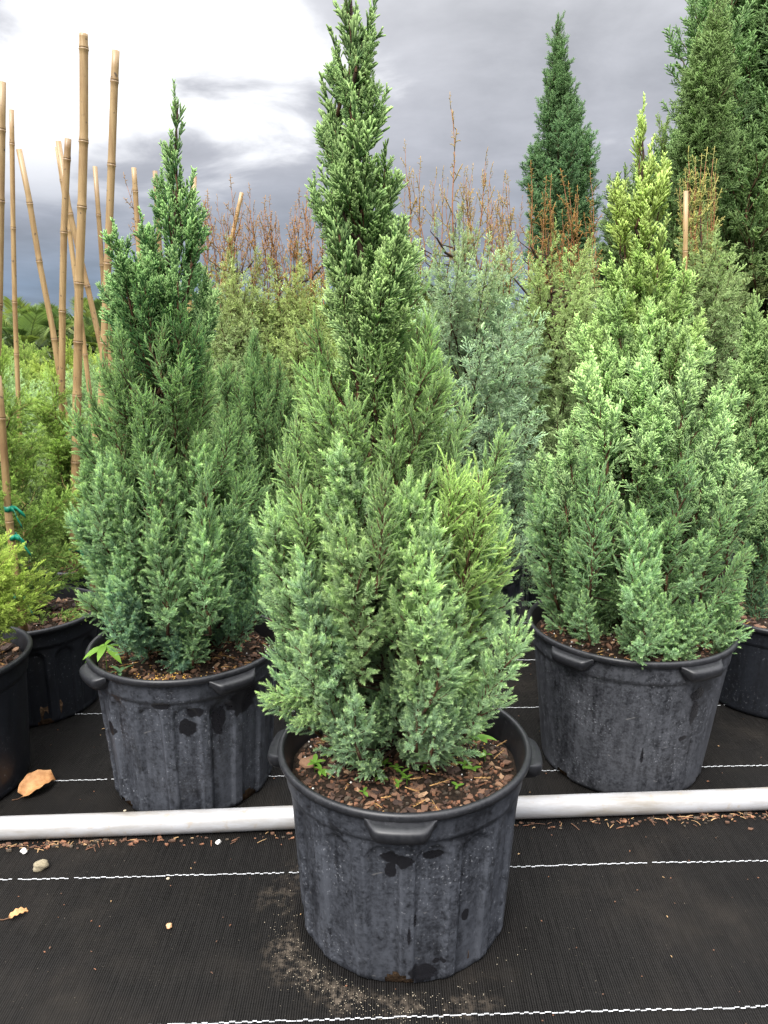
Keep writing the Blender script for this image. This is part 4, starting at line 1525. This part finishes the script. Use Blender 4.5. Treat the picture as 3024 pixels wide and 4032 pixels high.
LEAFS = leaf_blade(1.0, .46, -.25, 1)
LEAFL = leaf_blade(1.0, .34, -.55, 2)


def seedling(loc, size, nleaf, label, seed, group=None, color=(.15, .30, .04), me=LEAFS, tilt=22, high=.6):
    r = np.random.default_rng(700 + seed)
    e = empty('weed_seedling', loc, r.uniform(0, 6))
    tag(e, label, 'weed', group)
    V, F = tube([(0, 0, -.012), (.001, 0, size * high * .5), (0, .001, size * high)], [.0009, .0008, .0006], 5)
    link('stem', mesh_np('stem', V, F, [M['weed']], None, True, np.full((len(V), 2), .4)), e, color=color)
    for k in range(nleaf):
        o = link('leaf', me, e, (0, 0, size * high * (.75 + .25 * r.random())), color)
        s_ = size * r.uniform(.75, 1.1)
        o.scale = (s_, s_, s_)
        o.rotation_euler = (r.normal(0, .15), -R(tilt + r.normal(0, 10)), k * 2 * math.pi / nleaf + r.normal(0, .25))


ZS = .342 - .052 + .010


def on_soil(px, py):
    a = math.atan((py - 2016) / FPX) + PITCH
    Y = (CAM_Z - ZS) / math.tan(a)
    return at(px, py, Y)


sw = []
for (cx, cy, s_, nl) in ((820, 540, .022, 5), (602, 545, .013, 4), (717, 600, .013, 3), (580, 625, .013, 4), (752, 630, .012, 4), (1130, 545, .013, 4), (1172, 580, .014, 4), (1262, 482, .012, 3),
                         (185, 590, .015, 5), (150, 540, .014, 5), (245, 470, .013, 5), (685, 560, .010, 4), (690, 660, .009, 4), (1080, 680, .010, 3), (470, 715, .009, 3), (865, 568, .010, 3)):
    p = on_soil(1150 + cx * .603, 2700 + cy * .603)
    sw.append((p.x, p.y, s_ * 1.35, nl))
for i, (x, y, s_, nl) in enumerate(sw):
    if i == 0:
        seedling((x, y, ZS), s_, nl, 'largest bright seedling, pale green with pointed leaves, at the front of the foremost pot', i)
    else:
        seedling((x, y, ZS), s_, nl, 'tiny clover-like green seedling on the bark of the foremost pot', i, 'tiny seedlings in the foremost pot')
seedling(on_soil(1150 + 1200 * .603, 2700 + 440 * .603), .034, 5, 'translucent oval-leaved weed under the skirts of the tallest juniper', 20, color=(.17, .36, .05), high=.9)
lw = at(400, 2470, 1.52)
seedling((lw.x - .012, 1.56, .322), .055, 7, 'light green long-leaved weed by the rim of the pot with wet drips', 21, color=(.17, .33, .045), me=LEAFL, tilt=10, high=1.1)
seedling((LX - .11, LY - .14, .313), .03, 5, 'grey-green weed clump at the foot of the slim dark spire', 22, color=(.10, .19, .09), me=LEAFL, tilt=45, high=.6)

# curled dry leaf on the ground cloth
def dry_leaf(loc, L, w, rz, label, seed, flip=1):
    r = np.random.default_rng(800 + seed)
    V, F = [], []
    n, m_ = 14, 8
    for i in range(n + 1):
        t = i / n
        ww = w * (math.sin(math.pi * (.03 + .94 * t) ** .85) ** .7)
        for k in range(m_ + 1):
            s_ = k / m_ * 2 - 1
            y = s_ * ww * .5
            z = .55 * w * (abs(s_) ** 1.6) * (.5 + .5 * t) * (1 if s_ > 0 else .35) + .16 * L * math.sin(t * 3.0) + .0016 * math.sin(t * 21 + s_ * 5)
            V.append((L * (t - .5) - .10 * L * s_ * s_, y, z))
    for i in range(n):
        for k in range(m_):
            a = i * (m_ + 1) + k
            F.append((a, a + m_ + 1, a + m_ + 2, a + 1))
    V = np.array(V)
    V[:, 2] -= V[:, 2].min() - .0015
    e = empty('dry_leaf', loc, rz)
    tag(e, label, 'leaf')
    o = link('blade', mesh_np('blade', V, F, [M['dryleaf']]), e)
    sm = o.modifiers.new('thickness', 'SOLIDIFY')
    sm.thickness = .0007
    p = V[m_ // 2]
    Vt, Ft = tube([p, p + np.array([-.012, .003, -.002]), p + np.array([-.022, .008, -.004 + .003])], [.0013, .0011, .0013], 5)
    Vt[:, 2] = np.maximum(Vt[:, 2], .0004)
    link('stalk', mesh_np('stalk', Vt, Ft, [M['twigwood']]), e)


def dryleaf_mat():
    m, t, b, out = new_mat('dry_leaf')
    co = t.node('ShaderNodeTexCoord').outputs['Object']
    f = t.noise(co, 55, 5, .65)
    c = t.mix(t.maprange(f, .35, .68, 0, 1), (.47, .25, .10), (.26, .11, .035))
    sp = t.maprange(t.noise(co, 190, 3, .6), .66, .74, 0, .8)
    c = t.mix(sp, c, (.09, .035, .012))
    t.put(b.inputs['Base Color'], c)
    b.inputs['Roughness'].default_value = .7
    bump(t, b, f, .5, .002)
    return m


M['dryleaf'] = dryleaf_mat()
g = ground(158, 3110)
dry_leaf((g.x, g.y, .001), .080, .052, R(52), 'large curled tan dead leaf on the black cloth by the thread line', 1)
g = ground(78, 3608)
dry_leaf((g.x, g.y, .001), .030, .012, R(30), 'small reddish shrivelled leaf on the black cloth in front of the pipe', 2)

# stones
def stone_mesh(seed, sub=3):
    import bmesh
    bm = bmesh.new()
    bmesh.ops.create_icosphere(bm, subdivisions=sub, radius=1)
    r = np.random.default_rng(seed)
    ph = r.uniform(0, 6, 9)
    for v in bm.verts:
        c = v.co
        k = 1 + .16 * math.sin(c.x * 2.6 + ph[0]) * math.cos(c.y * 2.9 + ph[1]) + .10 * math.sin(c.z * 5 + ph[2] + c.x * 4) + .05 * math.sin(c.y * 11 + ph[3]) * math.sin(c.x * 9 + ph[4])
        v.co = Vector((c.x * k, c.y * k * .82, c.z * k * .72))
    me = bpy.data.meshes.new('stone')
    bm.to_mesh(me)
    bm.free()
    for p in me.polygons:
        p.use_smooth = True
    return me


M['stone'] = simple_mat('limestone', (.16, .125, .06), (.52, .45, .32), 90, .9, 6, .7)
M['pebble'] = simple_mat('pebble', (.42, .22, .10), (.60, .36, .2), 120, .6, 4, .2)
M['shell'] = simple_mat('white_gravel', (.6, .58, .54), (.78, .76, .72), 90, .85, 4, .4)


def stone(px, py, rad, seed, mat, label, group=None, name='stone'):
    me = stone_mesh(seed)
    me.materials.append(M[mat])
    p = ground(px, py)
    o = link(name, me, None, (p.x, p.y, rad * .55))
    o.scale = (rad, rad, rad)
    o.rotation_euler = (0, 0, seed)
    return tag(o, label, 'stone', group)


stone(163, 3420, .0145, 1, 'stone', 'knobbly tan limestone lump in front of the white pipe')
stone(666, 3652, .0062, 2, 'pebble', 'smooth orange-brown pebble alone on the black cloth')
stone(95, 3358, .0075, 3, 'shell', 'chalk-white gravel bit against the white pipe')
stone(860, 3322, .0062, 4, 'shell', 'white gravel bit in the litter between the white pipe and the tan limestone')
for i, (a, b) in enumerate(((325, 3222), (492, 3195), (662, 3462))):
    stone(a, b, .0032, 5 + i, 'sand', 'tiny pale round pellet on the black cloth', 'tiny pellets on the cloth', 'pellet')

# plant litter swept along the pipe, and scattered crumbs
def litter(name, label, spots, seed):
    r = np.random.default_rng(seed)
    A = Acc()
    for (x, y, z, s_) in spots:
        a = r.uniform(0, 6.28)
        if r.random() < .45:
            d = np.array([math.cos(a), math.sin(a), r.uniform(-.05, .12)]) * s_ * r.uniform(1.2, 3)
            p = np.array([x, y, z + .0012])
            w = r.uniform(.0006, .0014)
            V, F = tube([p, p + d * .5 + np.array([0, 0, .001]), p + d], [w, w, w * .6], 4)
            V[:, 2] = np.maximum(V[:, 2], z + .0002)
            A.add(V, F, int(r.choice([0, 1, 1, 2])))
        else:
            n = 5
            an = np.arange(n) * 2 * math.pi / n + a
            rr = s_ * r.uniform(.4, 1.0, n)
            t_ = np.stack([x + np.cos(an) * rr, y + np.sin(an) * rr * .6, np.full(n, z + .0008) + r.uniform(0, .5, n) * s_], 1)
            bt = t_.copy()
            bt[:, 2] = z + .0002
            V = np.vstack([t_, bt])
            F = [(0, 1, 2), (0, 2, 3), (0, 3, 4)]
            for i in range(n):
                j = (i + 1) % n
                F += [(i, n + i, n + j), (i, n + j, j)]
            A.add(V, F, int(r.choice([0, 0, 2, 3])))
    o = link(name, A.mesh(name, [M['litter1'], M['litter2'], M['litter3'], M['litter4']], False))
    return tag(o, label, 'litter', kind='stuff')


sp = []
lr = np.random.default_rng(77)
for k in range(900):
    u = lr.random()
    x = -1.0 + 2.1 * u
    if -.14 < x < .2 and lr.random() < .6:
        continue
    dens = .25 + .75 * (.5 + .5 * math.sin(x * 9 + 1.2)) * (1.2 if x > .25 else 1)
    if lr.random() > dens:
        continue
    yp = pa.y + (x - pa.x) * (pb.y - pa.y) / (pb.x - pa.x)
    sp.append((x, yp - .022 - abs(lr.normal(0, .013)), .001, lr.uniform(.002, .009)))
litter('plant_litter', 'brown bark crumbs and straw bits swept along the white pipe', sp, 1)
sp = []
for k in range(330):
    x, y = lr.uniform(-1.0, 1.0), lr.uniform(.75, 2.3)
    sp.append((x, y, .001, lr.uniform(.0008, .0028)))
litter('ground_crumbs', 'sparse small crumbs and straw scattered on the black cloth', sp, 2)
gp = []
for k in range(420):
    a = lr.normal(R(-112), R(30))
    d = .197 + abs(lr.normal(.03, .022))
    gp.append((FX + d * math.cos(a), FY + d * math.sin(a), .0008))
tag(grains('sand_grains', gp, .0008, M['sand'], None, .7), 'pale sand grains washed out round the foot of the foremost pot', 'sand')
